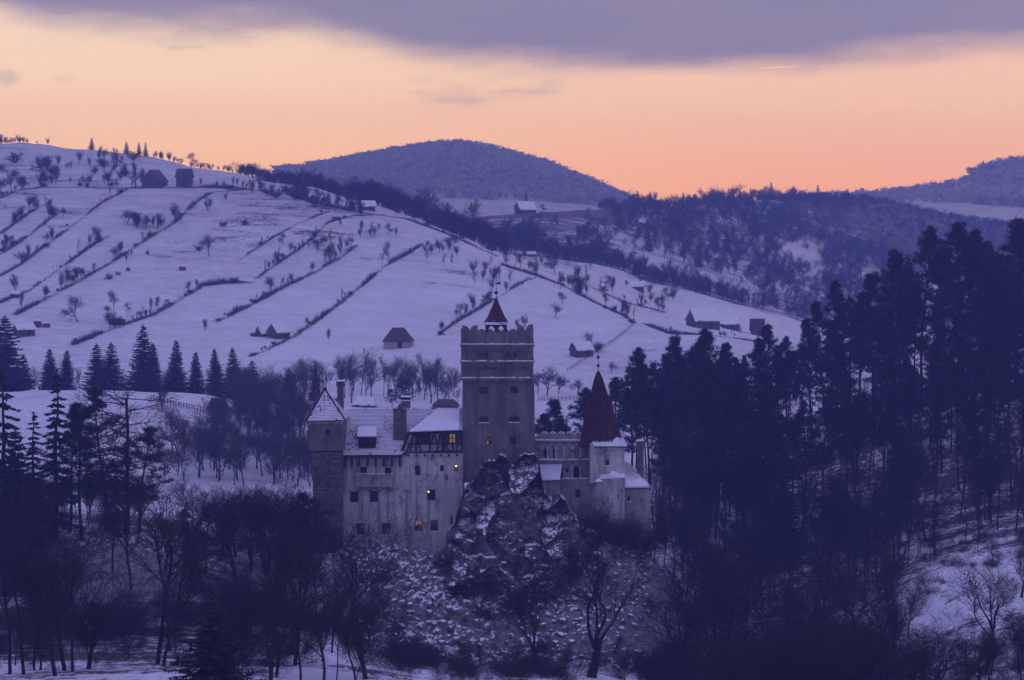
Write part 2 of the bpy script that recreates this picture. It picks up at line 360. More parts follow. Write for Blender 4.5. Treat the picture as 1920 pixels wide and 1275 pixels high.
# ------------------------------------------------------------------ terrain: one sheet from the camera to the last ridge
KPX = np.array([-700, 0, 150, 300, 430, 560, 700, 860, 1000, 1130, 1220, 1320, 1420, 1600, 1750, 1920, 2600], float)
ROWS = [
 (30,   [2900]*17),
 (110,  [1780]*17),
 (170,  [1450, 1440, 1440, 1440, 1440, 1440, 1440, 1445, 1450, 1450, 1470, 1500, 1520, 1500, 1470, 1450, 1440]),
 (230,  [1290, 1280, 1275, 1275, 1280, 1290, 1295, 1300, 1310, 1320, 1350, 1400, 1430, 1400, 1350, 1320, 1300]),
 (285,  [1195, 1195, 1190, 1190, 1190, 1195, 1235, 1262, 1268, 1275, 1320, 1370, 1400, 1340, 1280, 1230, 1200]),
 (312,  [1160, 1165, 1160, 1150, 1150, 1178, 1230, 1252, 1258, 1262, 1292, 1350, 1370, 1300, 1215, 1160, 1130]),
 (330,  [1060, 1070, 1060, 1060, 1100, 1150, 1205, 1245, 1250, 1240, 1250, 1310, 1340, 1250, 1150, 1090, 1060]),
 (345,  [ 985,  995,  995, 1010, 1055, 1100, 1110, 1130, 1135, 1110, 1130, 1260, 1300, 1200, 1105, 1055, 1030]),
 (356,  [ 965,  975,  980,  993, 1030, 1040, 1028, 1035, 1030, 1020, 1062, 1225, 1270, 1170, 1085, 1040, 1000]),
 (376,  [ 960,  965,  975,  990, 1020, 1025, 1018, 1000,  990,  985, 1030, 1150, 1200, 1130, 1060, 1010,  970]),
 (410,  [ 970,  970,  985, 1005, 1040, 1055, 1040, 1030, 1020, 1000, 1000, 1060, 1120, 1060, 1010,  970,  920]),
 (450,  [1000, 1000, 1010, 1030, 1050, 1050, 1040, 1010,  970,  940,  930,  950,  990,  950,  905,  870,  810]),
 (500,  [ 980,  980,  985,  985,  985,  985,  990,  970,  930,  895,  885,  880,  870,  825,  785,  745,  690]),
 (540,  [ 915,  915,  912,  910,  912,  920,  925,  920,  900,  880,  870,  845,  805,  750,  705,  665,  610]),
 (575,  [ 850,  850,  842,  838,  850,  875,  890,  900,  895,  888,  880,  865,  830,  775,  725,  680,  630]),
 (640,  [ 736,  736,  733,  734,  748,  795,  835,  850,  860,  870,  880,  880,  865,  840,  810,  780,  740]),
 (690,  [ 752,  752,  750,  750,  755,  760,  765,  768,  775,  785,  800,  820,  830,  840,  840,  830,  800]),
 (780,  [ 735,  735,  730,  728,  728,  728,  728,  728,  732,  738,  748,  758,  765,  780,  790,  800,  800]),
 (830,  [ 680,  680,  680,  683,  686,  688,  690,  692,  698,  702,  700,  700,  705,  730,  750,  770,  780]),
 (880,  [ 622,  625,  630,  636,  641,  645,  648,  650,  654,  658,  655,  655,  665,  700,  725,  745,  760]),
 (960,  [ 535,  540,  546,  552,  558,  563,  568,  574,  582,  590,  600,  618,  640,  680,  705,  730,  740]),
 (1050, [ 440,  446,  450,  453,  455,  458,  466,  486,  522,  566,  598,  615,  635,  670,  695,  715,  725]),
 (1100, [ 392,  398,  400,  401,  402,  406,  420,  450,  506,  556,  590,  606,  626,  660,  688,  705,  715]),
 (1150, [ 345,  352,  353,  353,  354,  361,  388,  438,  500,  550,  582,  598,  618,  655,  680,  700,  705]),
 (1175, [ 330,  336,  338,  339,  341,  349,  387,  446,  498,  540,  576,  594,  614,  650,  675,  695,  700]),
 (1235, [ 300,  305,  310,  314,  322,  368,  415,  460,  494,  524,  560,  580,  603,  640,  668,  688,  695]),
 (1300, [ 262,  268,  281,  299,  340,  395,  435,  468,  482,  504,  535,  558,  588,  628,  655,  680,  690]),
 (1400, [ 300,  305,  310,  330,  370,  420,  448,  452,  450,  462,  490,  520,  552,  600,  635,  660,  670]),
 (1500, [ 360,  370,  380,  390,  400,  420,  430,  415,  399,  408,  435,  470,  505,  560,  600,  635,  650]),
 (1600, [ 400,  405,  410,  412,  415,  420,  425,  412,  398,  394,  402,  425,  436,  505,  560,  610,  640]),
 (1720, [ 430,  430,  430,  432,  434,  436,  438,  436,  430,  410,  390,  392,  440,  520,  560,  600,  620]),
 (1850, [ 440,  440,  440,  440,  442,  444,  446,  446,  446,  440,  412,  384,  374,  400,  470,  520,  560]),
 (2000, [ 440,  440,  440,  440,  440,  440,  440,  440,  440,  435,  420,  395,  380,  375,  402,  425,  430]),
 (2150, [ 430,  430,  430,  430,  430,  430,  430,  430,  430,  430,  425,  420,  410,  405,  420,  430,  425]),
 (2350, [ 400,  400,  400,  395,  390,  385,  372,  366,  372,  385,  400,  400,  390,  384,  380,  388,  395]),
 (2550, [ 360,  360,  360,  358,  352,  342,  318,  305,  325,  360,  392,  392,  380,  372,  366,  360,  365]),
 (2750, [ 350,  350,  350,  345,  335,  322,  297,  278,  306,  362,  398,  398,  385,  369,  352,  312,  330]),
 (2900, [ 380,  380,  380,  375,  365,  350,  330,  320,  340,  385,  410,  410,  395,  385,  370,  340,  345]),
 (3080, [ 450]*17),
]
def pchip(xk, yk, xq):
    """Monotone cubic along axis 0: xk (k,), yk (k,n), xq (q,) -> (q,n)."""
    h = np.diff(xk)[:, None]; d = np.diff(yk, axis=0)/h
    m = np.zeros_like(yk); m[0] = d[0]; m[-1] = d[-1]
    w1 = 2*h[1:]+h[:-1]; w2 = h[1:]+2*h[:-1]
    with np.errstate(divide='ignore', invalid='ignore'):
        mm = (w1+w2)/(w1/d[:-1]+w2/d[1:])
    m[1:-1] = np.where(d[:-1]*d[1:] > 0, mm, 0.0)
    i = np.clip(np.searchsorted(xk, xq)-1, 0, len(xk)-2)
    hh = (xk[i+1]-xk[i]); t = ((xq-xk[i])/hh)[:, None]; hh = hh[:, None]
    return (yk[i]*(1+2*t)*(1-t)**2 + m[i]*hh*t*(1-t)**2 + yk[i+1]*t*t*(3-2*t) + m[i+1]*hh*t*t*(t-1))
RY = np.array([r[0] for r in ROWS], float)
RE = np.array([[e_of(p) for p in r[1]] for r in ROWS])          # (rows, knots)
pxg = np.concatenate([np.linspace(-700, -40, 36)[:-1], np.linspace(-40, 1960, 560), np.linspace(1960, 2600, 36)[1:]])
# finer columns across the castle hill
pxg = np.unique(np.concatenate([pxg, np.linspace(600, 1340, 560)]))
UG = np.array([u_of(p) for p in pxg])
seg = [6, 8, 12, 16, 14, 30, 46, 34, 18, 22, 24, 24, 16, 18, 22, 12, 12, 14, 14, 16, 16, 14, 14, 10, 16, 16, 14, 12, 12, 14, 14, 12, 10, 12, 16, 16, 14, 12]
YG = np.concatenate([np.linspace(RY[i], RY[i+1], seg[i], endpoint=False) for i in range(len(RY)-1)] + [[RY[-1]]])
EK = pchip(KPX, RE.T, pxg).T                                      # (rows, cols)
EG = pchip(np.log(RY), EK, np.log(YG))                            # (Y, cols)
XX = UG[None, :]*YG[:, None]; YY = np.repeat(YG[:, None], len(UG), 1); ZZ = EG*YY

def hash2(ix, iy, seed):
    h = (ix.astype(np.int64)*374761393 + iy.astype(np.int64)*668265263 + seed*982451653) & 0x7fffffff
    h = ((h ^ (h >> 13))*1274126177) & 0x7fffffff
    return ((h ^ (h >> 16)) & 0xffff)/65535.0
def vnoise(x, y, s, seed=0):
    x = np.asarray(x)/s; y = np.asarray(y)/s; ix = np.floor(x); iy = np.floor(y); fx = x-ix; fy = y-iy
    fx = fx*fx*(3-2*fx); fy = fy*fy*(3-2*fy)
    a = hash2(ix, iy, seed); b = hash2(ix+1, iy, seed); c = hash2(ix, iy+1, seed); d = hash2(ix+1, iy+1, seed)
    return (a*(1-fx)+b*fx)*(1-fy)+(c*(1-fx)+d*fx)*fy - 0.5
def fbm(x, y, s, oct=4, seed=0, rough=0.5):
    r = 0; a = 1.0
    for k in range(oct): r = r + a*vnoise(x, y, s, seed+k*7); s *= 0.5; a *= rough
    return r
def sstep(x, a, b):
    t = np.clip((x-a)/(b-a), 0, 1); return t*t*(3-2*t)
PXX = W0 + UG*F*1.0          # approx photo column per grid column
PXX = np.interp(UG, UG, pxg)[None, :]*np.ones_like(YY)
rock = sstep(PXX, 590, 660)*(1-sstep(PXX, 1290, 1350))*sstep(YY, 318, 330)*(1-sstep(YY, 366, 376))
rock = np.maximum(rock, 0.75*(1-sstep(PXX, 420, 560))*sstep(YY, 312, 324)*(1-sstep(YY, 346, 356)))
amp = np.where(YY < 420, 0.7, np.where(YY < 760, 0.9, 1.3))
ZZ = ZZ + amp*fbm(XX, YY, 14.0, 4, 3)*sstep(YY, 60, 150)
ZZ = ZZ + np.where(YY > 790, 1.0, 0.0)*fbm(XX, YY, 60.0, 3, 11)*2.0
ridg = np.abs(fbm(XX+YY*0.3, ZZ*1.6+YY, 5.0, 5, 21, 0.6))
ZZ = ZZ + rock*(fbm(XX, YY*1.3, 3.2, 4, 31, 0.62)*1.9 - ridg*1.3)
def ground(x, y):
    u = x/y; ys = np.clip(y, YG[0], YG[-1]-1e-3); j = int(np.searchsorted(YG, ys)-1); j = max(0, min(j, len(YG)-2))
    ty = (ys-YG[j])/(YG[j+1]-YG[j]); i = int(np.clip(np.searchsorted(UG, u)-1, 0, len(UG)-2)); tu = min(1, max(0, (u-UG[i])/(UG[i+1]-UG[i])))
    return float((ZZ[j, i]*(1-tu)+ZZ[j, i+1]*tu)*(1-ty) + (ZZ[j+1, i]*(1-tu)+ZZ[j+1, i+1]*tu)*ty)
def gpt(px, Y):
    x = u_of(px)*Y; return (x, Y, ground(x, Y))
def place(px, py, Y0=790, Y1=1310):
    """The point of the ground between depths Y0 and Y1 that the photograph shows at (px, py)."""
    u = u_of(px, py); i = int(np.clip(np.searchsorted(UG, u)-1, 0, len(UG)-2)); t = (u-UG[i])/(UG[i+1]-UG[i])
    e = (ZZ[:, i]*(1-t)+ZZ[:, i+1]*t)/YG; tgt = e_of(py)
    idx = np.nonzero((YG >= Y0) & (YG <= Y1))[0]
    for a, b in zip(idx[:-1], idx[1:]):
        if e[a] <= tgt <= e[b]:
            Y = YG[a] + (tgt-e[a])/max(1e-9, e[b]-e[a])*(YG[b]-YG[a]); return (u*Y, Y, ground(u*Y, Y))
    k = idx[int(np.argmin(np.abs(e[idx]-tgt)))]; Y = YG[k]
    return (u*Y, Y, ground(u*Y, Y))
scrub = np.full_like(YY, -0.02)
# dry terraces and patches on the pastures (photo column, photo row of the patch centre, half sizes)
PYY = np.vectorize(lambda e: e)(ZZ/YY); PYY = H0 - F*np.tan(np.arctan(PYY)+PITCH)
onhill = (YY > 790) & (YY < 1310)
for (a, b, ra, rb, s) in [(470, 415, 70, 16, .42), (500, 385, 80, 14, .30), (590, 440, 60, 22, .40), (690, 485, 70, 26, .28), (850, 525, 90, 30, .22), (60, 400, 90, 30, .28), (440, 440, 60, 22, .25), (300, 480, 120, 40, .10), (150, 520, 60, 14, .15), (640, 400, 60, 12, .25), (1060, 470, 120, 60, .3), (950, 545, 40, 20, .15), (1180, 660, 60, 20, .2), (30, 310, 120, 40, .22), (150, 345, 120, 10, .2), (870, 610, 120, 30, .04)]:
    scrub += 1.25*s*np.exp(-(((PXX-a)/ra)**2 + ((PYY-b)/rb)**2))*onhill
spur = (YY >= 1310) & (YY < 2120)
scrub += np.where(spur, 0.60, 0)
scrub += np.where(spur & (YY > 1480) & (PYY < 425) & (PXX < 1180), 0.25, 0)            # brown grass on the flat crest
scrub -= np.where(spur, 0.7*np.exp(-(((PXX-1290)/130)**2+((PYY-505-(PXX-1290)*0.26)/22)**2)), 0)   # the open strip
scrub -= np.where(spur, 0.7*np.exp(-(((PXX-1500)/70)**2+((PYY-490)/45)**2)), 0)
scrub += np.where(YY >= 2120, 0.26, 0) + np.where((YY >= 2330) & (PXX < 1250), 0.22, 0) + np.where((YY > 1780) & (YY < 2120) & (PXX > 1440), 0.25, 0)
scrub -= np.where(YY >= 2120, 0.35*np.exp(-(((PXX-860)/140)**2+((PYY-375)/30)**2)), 0)
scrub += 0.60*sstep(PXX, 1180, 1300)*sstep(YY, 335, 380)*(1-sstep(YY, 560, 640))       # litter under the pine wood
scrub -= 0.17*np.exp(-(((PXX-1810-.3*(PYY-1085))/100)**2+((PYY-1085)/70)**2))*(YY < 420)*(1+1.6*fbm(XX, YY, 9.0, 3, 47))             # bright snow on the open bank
scrub += 0.48*(1-sstep(PXX, 470, 620))*sstep(YY, 290, 312)*(1-sstep(YY, 470, 540))
scrub += 0.30*sstep(PXX, 1330, 1420)*(1-sstep(YY, 330, 360))
scrub += 0.15*(YY < 318) + 0.34*(YY < 296)*(1-sstep(PXX, 480, 560)) + 0.25*(YY < 330)*sstep(PXX, 640, 700)*(1-sstep(PXX, 1000, 1060))
scrub += onhill*(0.13*(1-sstep(PYY, 380, 520)) + 0.10*fbm(XX, YY, 40.0, 3, 61)*2)
scrub += 0.10*(YY > 560)*(YY < 660)
thin = onhill*(0.10+0.34*(1-sstep(PYY, 330, 560))) + 0.60*(YY >= 2120) + 0.35*spur + 0.12*(YY < 790)*(YY > 560)
def grid_mesh(name, X, Y, Z, mats, attrs):
    r, c = X.shape; V = np.stack([X, Y, Z], -1).reshape(-1, 3); k = np.arange(r*c).reshape(r, c)
    Fq = np.stack([k[:-1, :-1], k[:-1, 1:], k[1:, 1:], k[1:, :-1]], -1).reshape(-1, 4)
    me = np_mesh(name, V, Fq, mats, smooth=True)
    for n, a in attrs.items():
        at = me.attributes.new(n, 'FLOAT', 'POINT'); at.data.foreach_set('value', a.astype(np.float32).ravel())
    return me
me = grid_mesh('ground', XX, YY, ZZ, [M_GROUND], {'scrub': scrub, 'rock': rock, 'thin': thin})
tag(link('ground', me), 'snow covered hills, valley floor and castle rock', kind='structure')

# ------------------------------------------------------------------ haze: one closed box of even, thin air
def haze():
    m = bpy.data.materials.new('evening_haze'); m.use_nodes = True; t = m.node_tree; t.nodes.clear()
    v = N(t, 'ShaderNodeVolumePrincipled')
    v.inputs['Color'].default_value = (*HAZE_COL, 1); v.inputs['Density'].default_value = SIGMA
    v.inputs['Absorption Color'].default_value = (1, 1, 1, 1); v.inputs['Density Attribute'].default_value = ''; v.inputs['Anisotropy'].default_value = 0.0
    o = N(t, 'ShaderNodeOutputMaterial'); t.links.new(v.outputs[0], o.inputs['Volume'])
    m.cycles.homogeneous_volume = True
    b = MB(); zb = float(ZZ.min()) - 1.0
    b.box(-1500, 1500, -60, HAZE_END, zb, HAZE_TOP)
    tag(b.build('haze', m), 'thin violet evening haze hanging in the valley', kind='stuff')
haze()
# ------------------------------------------------------------------ the castle: one thing, its wings, towers, roofs and windows are parts
def X(px, Y=360.0, py=850): return P(px, py, Y)[0]
def Z(py, Y=360.0): return e_of(py)*Y
C0 = (X(860), 366.0, Z(1035))
castle = empty('castle', C0)
tag(castle, 'pale medieval castle with a tall square keep and snowy roofs on its crag', 'castle')
RC = random.Random(5)
def B(mb, name, mats, parent=None): return mb.build(name, mats, parent or castle, C0)

def wall(name, px0, px1, pt, pb, Yf, Yb, m, holes=(), parent=None, taper=None, rec=0.32):
    """Box wall with real openings in its front face. px/py in photo pixels at depth Yf. holes: (px0,px1,py0,py1)."""
    x0, x1, z0, z1 = X(px0, Yf), X(px1, Yf), Z(pb, Yf), Z(pt, Yf)
    H = [(X(a, Yf), X(b, Yf), Z(d, Yf), Z(c, Yf)) for a, b, c, d in holes]
    xs = sorted({x0, x1, *[h[0] for h in H], *[h[1] for h in H]}); zs = sorted({z0, z1, *[h[2] for h in H], *[h[3] for h in H]})
    mb = MB()
    def inh(x, z): return any(h[0] < x < h[1] and h[2] < z < h[3] for h in H)
    for i in range(len(xs)-1):
        for j in range(len(zs)-1):
            a, b, c, d = xs[i], xs[i+1], zs[j], zs[j+1]
            if not inh((a+b)/2, (c+d)/2): mb.face([(a, Yf, c), (b, Yf, c), (b, Yf, d), (a, Yf, d)])
    for a, b, c, d in H:
        y = Yf+rec
        mb.face([(a, Yf, c), (a, y, c), (a, y, d), (a, Yf, d)]); mb.face([(b, y, c), (b, Yf, c), (b, Yf, d), (b, y, d)])
        mb.face([(a, Yf, c), (b, Yf, c), (b, y, c), (a, y, c)]); mb.face([(a, y, d), (b, y, d), (b, Yf, d), (a, Yf, d)])
        mb.face([(a, y, c), (b, y, c), (b, y, d), (a, y, d)])
    mb.face([(x0, Yb, z0), (x0, Yf, z0), (x0, Yf, z1), (x0, Yb, z1)]); mb.face([(x1, Yf, z0), (x1, Yb, z0), (x1, Yb, z1), (x1, Yf, z1)])
    mb.face([(x1, Yb, z0), (x0, Yb, z0), (x0, Yb, z1), (x1, Yb, z1)]); mb.face([(x0, Yf, z1), (x1, Yf, z1), (x1, Yb, z1), (x0, Yb, z1)])
    if taper:
        xc, k = taper
        mb.v = [(xc+(x-xc)*(1+k*(z1-z)), y, z) for x, y, z in mb.v]
    return B(mb, name, m, parent)

def window(px0, px1, pt, pb, Yf, nx=2, ny=2, lit_cells=(), dim_cells=(), sill=False, rec=0.30, bar=0.07, label=None, name='window'):
    """Frame (part) with its glass panes (sub-parts), set back in the wall."""
    a, b, c, d = X(px0, Yf), X(px1, Yf), Z(pb, Yf), Z(pt, Yf); y = Yf+rec-0.10; f = MB(); fw = 0.09
    f.box(a+.003, a+fw, y, y+.09, c+.003, d-.003); f.box(b-fw, b-.003, y, y+.09, c+.003, d-.003)
    f.box(a+fw, b-fw, y, y+.09, c+.003, c+fw); f.box(a+fw, b-fw, y, y+.09, d-fw, d-.003)
    for i in range(1, nx):
        x = a+(b-a)*i/nx; f.box(x-bar/2, x+bar/2, y+.005, y+.085, c+fw, d-fw)
    for j in range(1, ny):
        z = c+(d-c)*j/ny; f.box(a+fw, b-fw, y+.012, y+.08, z-bar/2, z+bar/2)
    if sill: f.box(a-.12, b+.12, Yf-.16, Yf-.003, c-.12, c-.01, 1)
    o = B(f, name, [M_WOOD, M_SNOW]); 
    if label: o['label'] = label
    for i in range(nx):
        for j in range(ny):
            g = MB(); xa, xb = a+(b-a)*i/nx, a+(b-a)*(i+1)/nx; za, zb = c+(d-c)*j/ny, c+(d-c)*(j+1)/ny
            g.box(xa+.01, xb-.01, y+.04, y+.055, za+.01, zb-.01)
            k = (i, ny-1-j)
            p = B(g, 'pane', M_LIT if k in lit_cells else M_LIT2 if k in dim_cells else M_GLASS, o)
            if k in lit_cells: p['label'] = 'window pane glowing with warm lamp light'
    return o

def tiled(name, A, Bq, Cq, D, m=None, tw=0.24, ex=0.26, parent=None, label=None):
    """Rows of overlapping flat tiles on the plane quad A(eave, left) B(eave, right) C(ridge, right) D(ridge, left)."""
    m = m or M_TILE
    A, Bq, Cq, D = [np.array(p, float) for p in (A, Bq, Cq, D)]
    nrm = np.cross(Bq-A, (Cq+D)/2-A); nrm /= np.linalg.norm(nrm)
    sl = np.linalg.norm((Cq+D)/2-(A+Bq)/2); rows = max(2, int(sl/ex))
    sb = MB(); lo = [p-nrm*0.09 for p in (A, Bq, Cq, D)]; hi = [p-nrm*0.012 for p in (A, Bq, Cq, D)]
    sb.hexa(lo, hi); slab = B(sb, name, [m], parent)
    if label: slab['label'] = label
    t = MB()
    for r in range(rows):
        t0, t1 = r/rows, min(1.0, (r+1.25)/rows)
        L0, R0 = A+(D-A)*t0, Bq+(Cq-Bq)*t0; L1, R1 = A+(D-A)*t1, Bq+(Cq-Bq)*t1
        wd = np.linalg.norm(R0-L0)
        if wd < tw*0.6: continue
        n = max(1, int(round(wd/tw))); off = 0.5 if r % 2 else 0.0
        for k in range(-1 if off else 0, n):
            s0, s1 = max(0, (k+off)/n+0.01/max(1, n)), min(1, (k+off+1)/n)
            if s1-s0 < .25/n: continue
            lift = 0.06+RC.uniform(-.012, .03)
            a, b = L0+(R0-L0)*s0, L0+(R0-L0)*s1; g = .012*(R0-L0)/max(wd, .1)
            a = a+g; b = b-g
            c, d = L1+(R1-L1)*s1-g, L1+(R1-L1)*s0+g
            a1, b1 = a+nrm*lift, b+nrm*lift
            t.face([a1, b1, c, d]); t.face([a-nrm*.01, b-nrm*.01, b1, a1])
    o = B(t, 'roof_tile', [m], slab if parent is None else parent); o['kind'] = 'stuff'
    return slab
def snow_strip(px0, px1, py, Yf, depth, th=0.10, parent=None, gaps=0, name='snow_cover'):
    mb = MB(); x0, x1 = X(px0, Yf), X(px1, Yf); z = Z(py, Yf); n = max(2, int((x1-x0)/0.5)); 
    for k in range(n):
        a, b = x0+(x1-x0)*k/n, x0+(x1-x0)*(k+1)/n; h = th*RC.uniform(.5, 1.2)*(.15 if gaps and RC.random() < gaps else 1)
        mb.hexa([(a, Yf-.03, z), (b, Yf-.03, z), (b, Yf+depth, z), (a, Yf+depth, z)], [(a, Yf+.03, z+h), (b, Yf+.03, z+h), (b, Yf+depth, z+h), (a, Yf+depth, z+h)])
    return B(mb, name, M_SNOW, parent)

# ---- long residential wing
WIN_L = [(675.5, 688, 875, 890), (721.5, 733.5, 877, 890), (778, 788, 873, 891), (825, 832, 872, 884), (852, 858.5, 871, 884), (801, 816.5, 918, 938.5), (656, 671.5, 922, 942), (693, 708.5, 921, 941.5), (668, 683.5, 981, 1002), (716, 732, 981, 1001), (777.5, 792, 975, 995.5), (807, 821, 975, 995), (844, 848.5, 968, 984)]
wing_l = wall('residential_wing', 641, 763, 853, 1050, 360.0, 372, M_PLASTER, [h for h in WIN_L if h[1] < 763])
wing_r = wall('residential_wing', 763, 868, 850, 1050, 359.85, 372, M_PLASTER, [h for h in WIN_L if h[0] > 763])
LITC = {4: ((0, 0),), 10: ((0, 0), (1, 0))}
DIMC = {4: ((0, 1),), 10: ((1, 1),), 11: ((0, 0), (1, 0)), 8: ((1, 0),), 9: ((1, 1),)}
for i, (a, b, c, d) in enumerate(WIN_L):
    Yf = 360.0 if b < 763 else 359.85
    small = (b-a) < 9
    window(a, b, c, d, Yf, 1 if small else 2, 2 if i not in (12,) else 1, LITC.get(i, ()), DIMC.get(i, ()), label={10: 'window with its upper panes lit', 4: 'small window with a bright lamp in it'}.get(i))
for (px, py) in ((855.3, 874.2), (803.5, 922.5)):
    mb = MB(); mb.lathe(P(px, py+1, 359.95), [(0.0, 0.0), (.10, .04), (.12, .12), (.09, .2), (0, .23)], 8); o = B(mb, 'lamp', M_LAMP); o['label'] = 'bright yellow lamp in a window'
mb = MB(); mb.prism_y([(X(838)+.25*cos(t*pi/6), Z(895)+.42*sin(t*pi/6)) for t in range(12)], 359.80, 359.9); B(mb, 'oval_plaque', M_PLASTER2)
# downpipe at the seam and the ledge above it
mb = MB(); mb.tube(P(763, 921, 359.78), P(763, 1012, 359.78), .06, n=6); mb.box(X(756), X(766), 359.66, 359.84, Z(920.5), Z(918.5)); B(mb, 'downpipe', M_PLASTER2)
# balcony parapet on corbels
mb = MB(); mb.box(X(668.5), X(736.5), 358.9, 359.997, Z(911), Z(889.5)); mb.box(X(667.5), X(737.5), 358.8, 358.897, Z(892), Z(888.5)); bal = B(mb, 'balcony', M_PLASTER3)
for px in (671.5, 692.5, 713, 734):
    mb = MB(); x = X(px); mb.prism_x([(359.997, Z(921)), (359.4, Z(919)), (358.95, Z(911.3)), (359.997, Z(911.3))], x-.22, x+.22); B(mb, 'corbel', M_PLASTER3, bal)
for px in (699, 706):
    mb = MB(); x = X(px); mb.prism_y([(x-.06, Z(902)), (x+.06, Z(902)), (x+.10, Z(896)), (x+.2, Z(893)), (x-.2, Z(893)), (x-.10, Z(896))], 358.82, 358.897); B(mb, 'relief_bracket', M_PLASTER2, bal)
snow_strip(669, 736, 888.4, 358.85, 0.2, .05, bal, .5)
# roof
rl = tiled('roof', (X(640.5, 359.4), 359.4, Z(853.5, 359.4)), (X(752.5, 359.4), 359.4, Z(853, 359.4)), (X(819, 366), 366, Z(766.5, 366)), (X(651, 366), 366, Z(767, 366)), label='snow dusted tiled roof of the long wing')
rb = tiled('roof', (X(867, 372.5), 372.5, Z(853, 372.5)), (X(640.5, 372.5), 372.5, Z(853, 372.5)), (X(651, 366), 366.02, Z(767, 366)), (X(866, 366), 366.02, Z(765, 366)))
mb = MB(); mb.face([(X(640.5, 359.4), 359.45, Z(853.5, 359.4)), (X(651, 366), 366, Z(767.5, 366)), (X(640.5, 372.5), 372.45, Z(853, 372.5))]); B(mb, 'roof_gable', M_PLASTER2)
rr = tiled('roof', (X(764, 359.2), 359.2, Z(810.5, 359.2)), (X(867, 359.2), 359.2, Z(806.5, 359.2)), (X(867, 366), 365.95, Z(764.6, 366)), (X(818.5, 366), 365.95, Z(765.6, 366)), label='roof above the half-timbered storey under smooth snow')
mb = MB(); q = [(X(767.5, 359.2), 359.16, Z(810, 359.2)+.03), (X(861, 359.2), 359.16, Z(807, 359.2)+.03), (X(862, 365.5), 365.5, Z(768.2, 365.5)+.06), (X(819, 365.5), 365.5, Z(769, 365.5)+.06)]
mb.hexa(q, [(x, y, z+.13) for x, y, z in q]); B(mb, 'snow_cover', M_SNOW, rr)
mb = MB()
for k in range(44):
    a, b = X(648+k*5.0, 366), X(652.6+k*5.0, 366); mb.prism_x([(365.8, Z(767.5, 366)), (366.0, Z(764.6, 366)), (366.25, Z(767.5, 366))], a, b)
o = B(mb, 'ridge_tile', M_TILE); o['kind'] = 'stuff'
mb = MB()
for k in range(17):
    t = (k+.5)/17; mb.lathe((X(765, 359.2)*(1-t)+X(818, 366)*t, 359.2*(1-t)+365.9*t, (Z(809.5, 359.2)*(1-t)+Z(765.5, 366)*t)-.02), [(.17, 0), (.15, .12), (.05, .18), (0, .18)], 6)
o = B(mb, 'hip_tile', M_TILE); o['kind'] = 'stuff'
# brackets under the eave
for px in (646.5, 660, 673.5, 689, 704, 719.5, 735, 750):
    mb = MB(); x = X(px); mb.box(x-.15, x+.15, 359.35, 359.997, Z(874), Z(854.5)); B(mb, 'eave_bracket', M_WOOD)
mb = MB(); mb.box(X(641), X(752.5), 359.42, 359.55, Z(857), Z(854)); B(mb, 'eave_beam', M_WOOD)
# dormer
def rl_Y(py): return 359.4 + 6.6*(853.3-py)/86.5
mb = MB(); yf = rl_Y(840)-.1
mb.box(X(671.5), X(704.5), yf, yf+3.2, Z(841, yf), Z(820.5, yf)); dm = B(mb, 'dormer', M_WOOD)
mb = MB(); mb.box(X(672.5), X(703), yf-.06, yf-.003, Z(842.5, yf), Z(839.5, yf)); B(mb, 'dormer_sill', M_PLANK, dm)
for k in range(4):
    mb = MB(); a, b = X(674+k*7.4, yf), X(680.4+k*7.4, yf); mb.box(a, b, yf-.04, yf-.003, Z(837.5, yf), Z(822.5, yf)); B(mb, 'pane', M_GLASS, dm)
mb = MB(); q = [(X(670, yf), yf-.35, Z(820, yf)), (X(706, yf), yf-.35, Z(820, yf)), (X(706, yf+3.2), yf+3.3, Z(801.5, yf+3.3)-.05), (X(671, yf+3.2), yf+3.3, Z(801.5, yf+3.3)-.05)]
mb.hexa(q, [(x, y, z+.10) for x, y, z in q], 0); q2 = [(x*.999, y, z+.103) for x, y, z in q]; mb.hexa(q2, [(x, y, z+.16) for x, y, z in q2], 1); B(mb, 'dormer_roof', [M_WOOD, M_SNOW], dm)
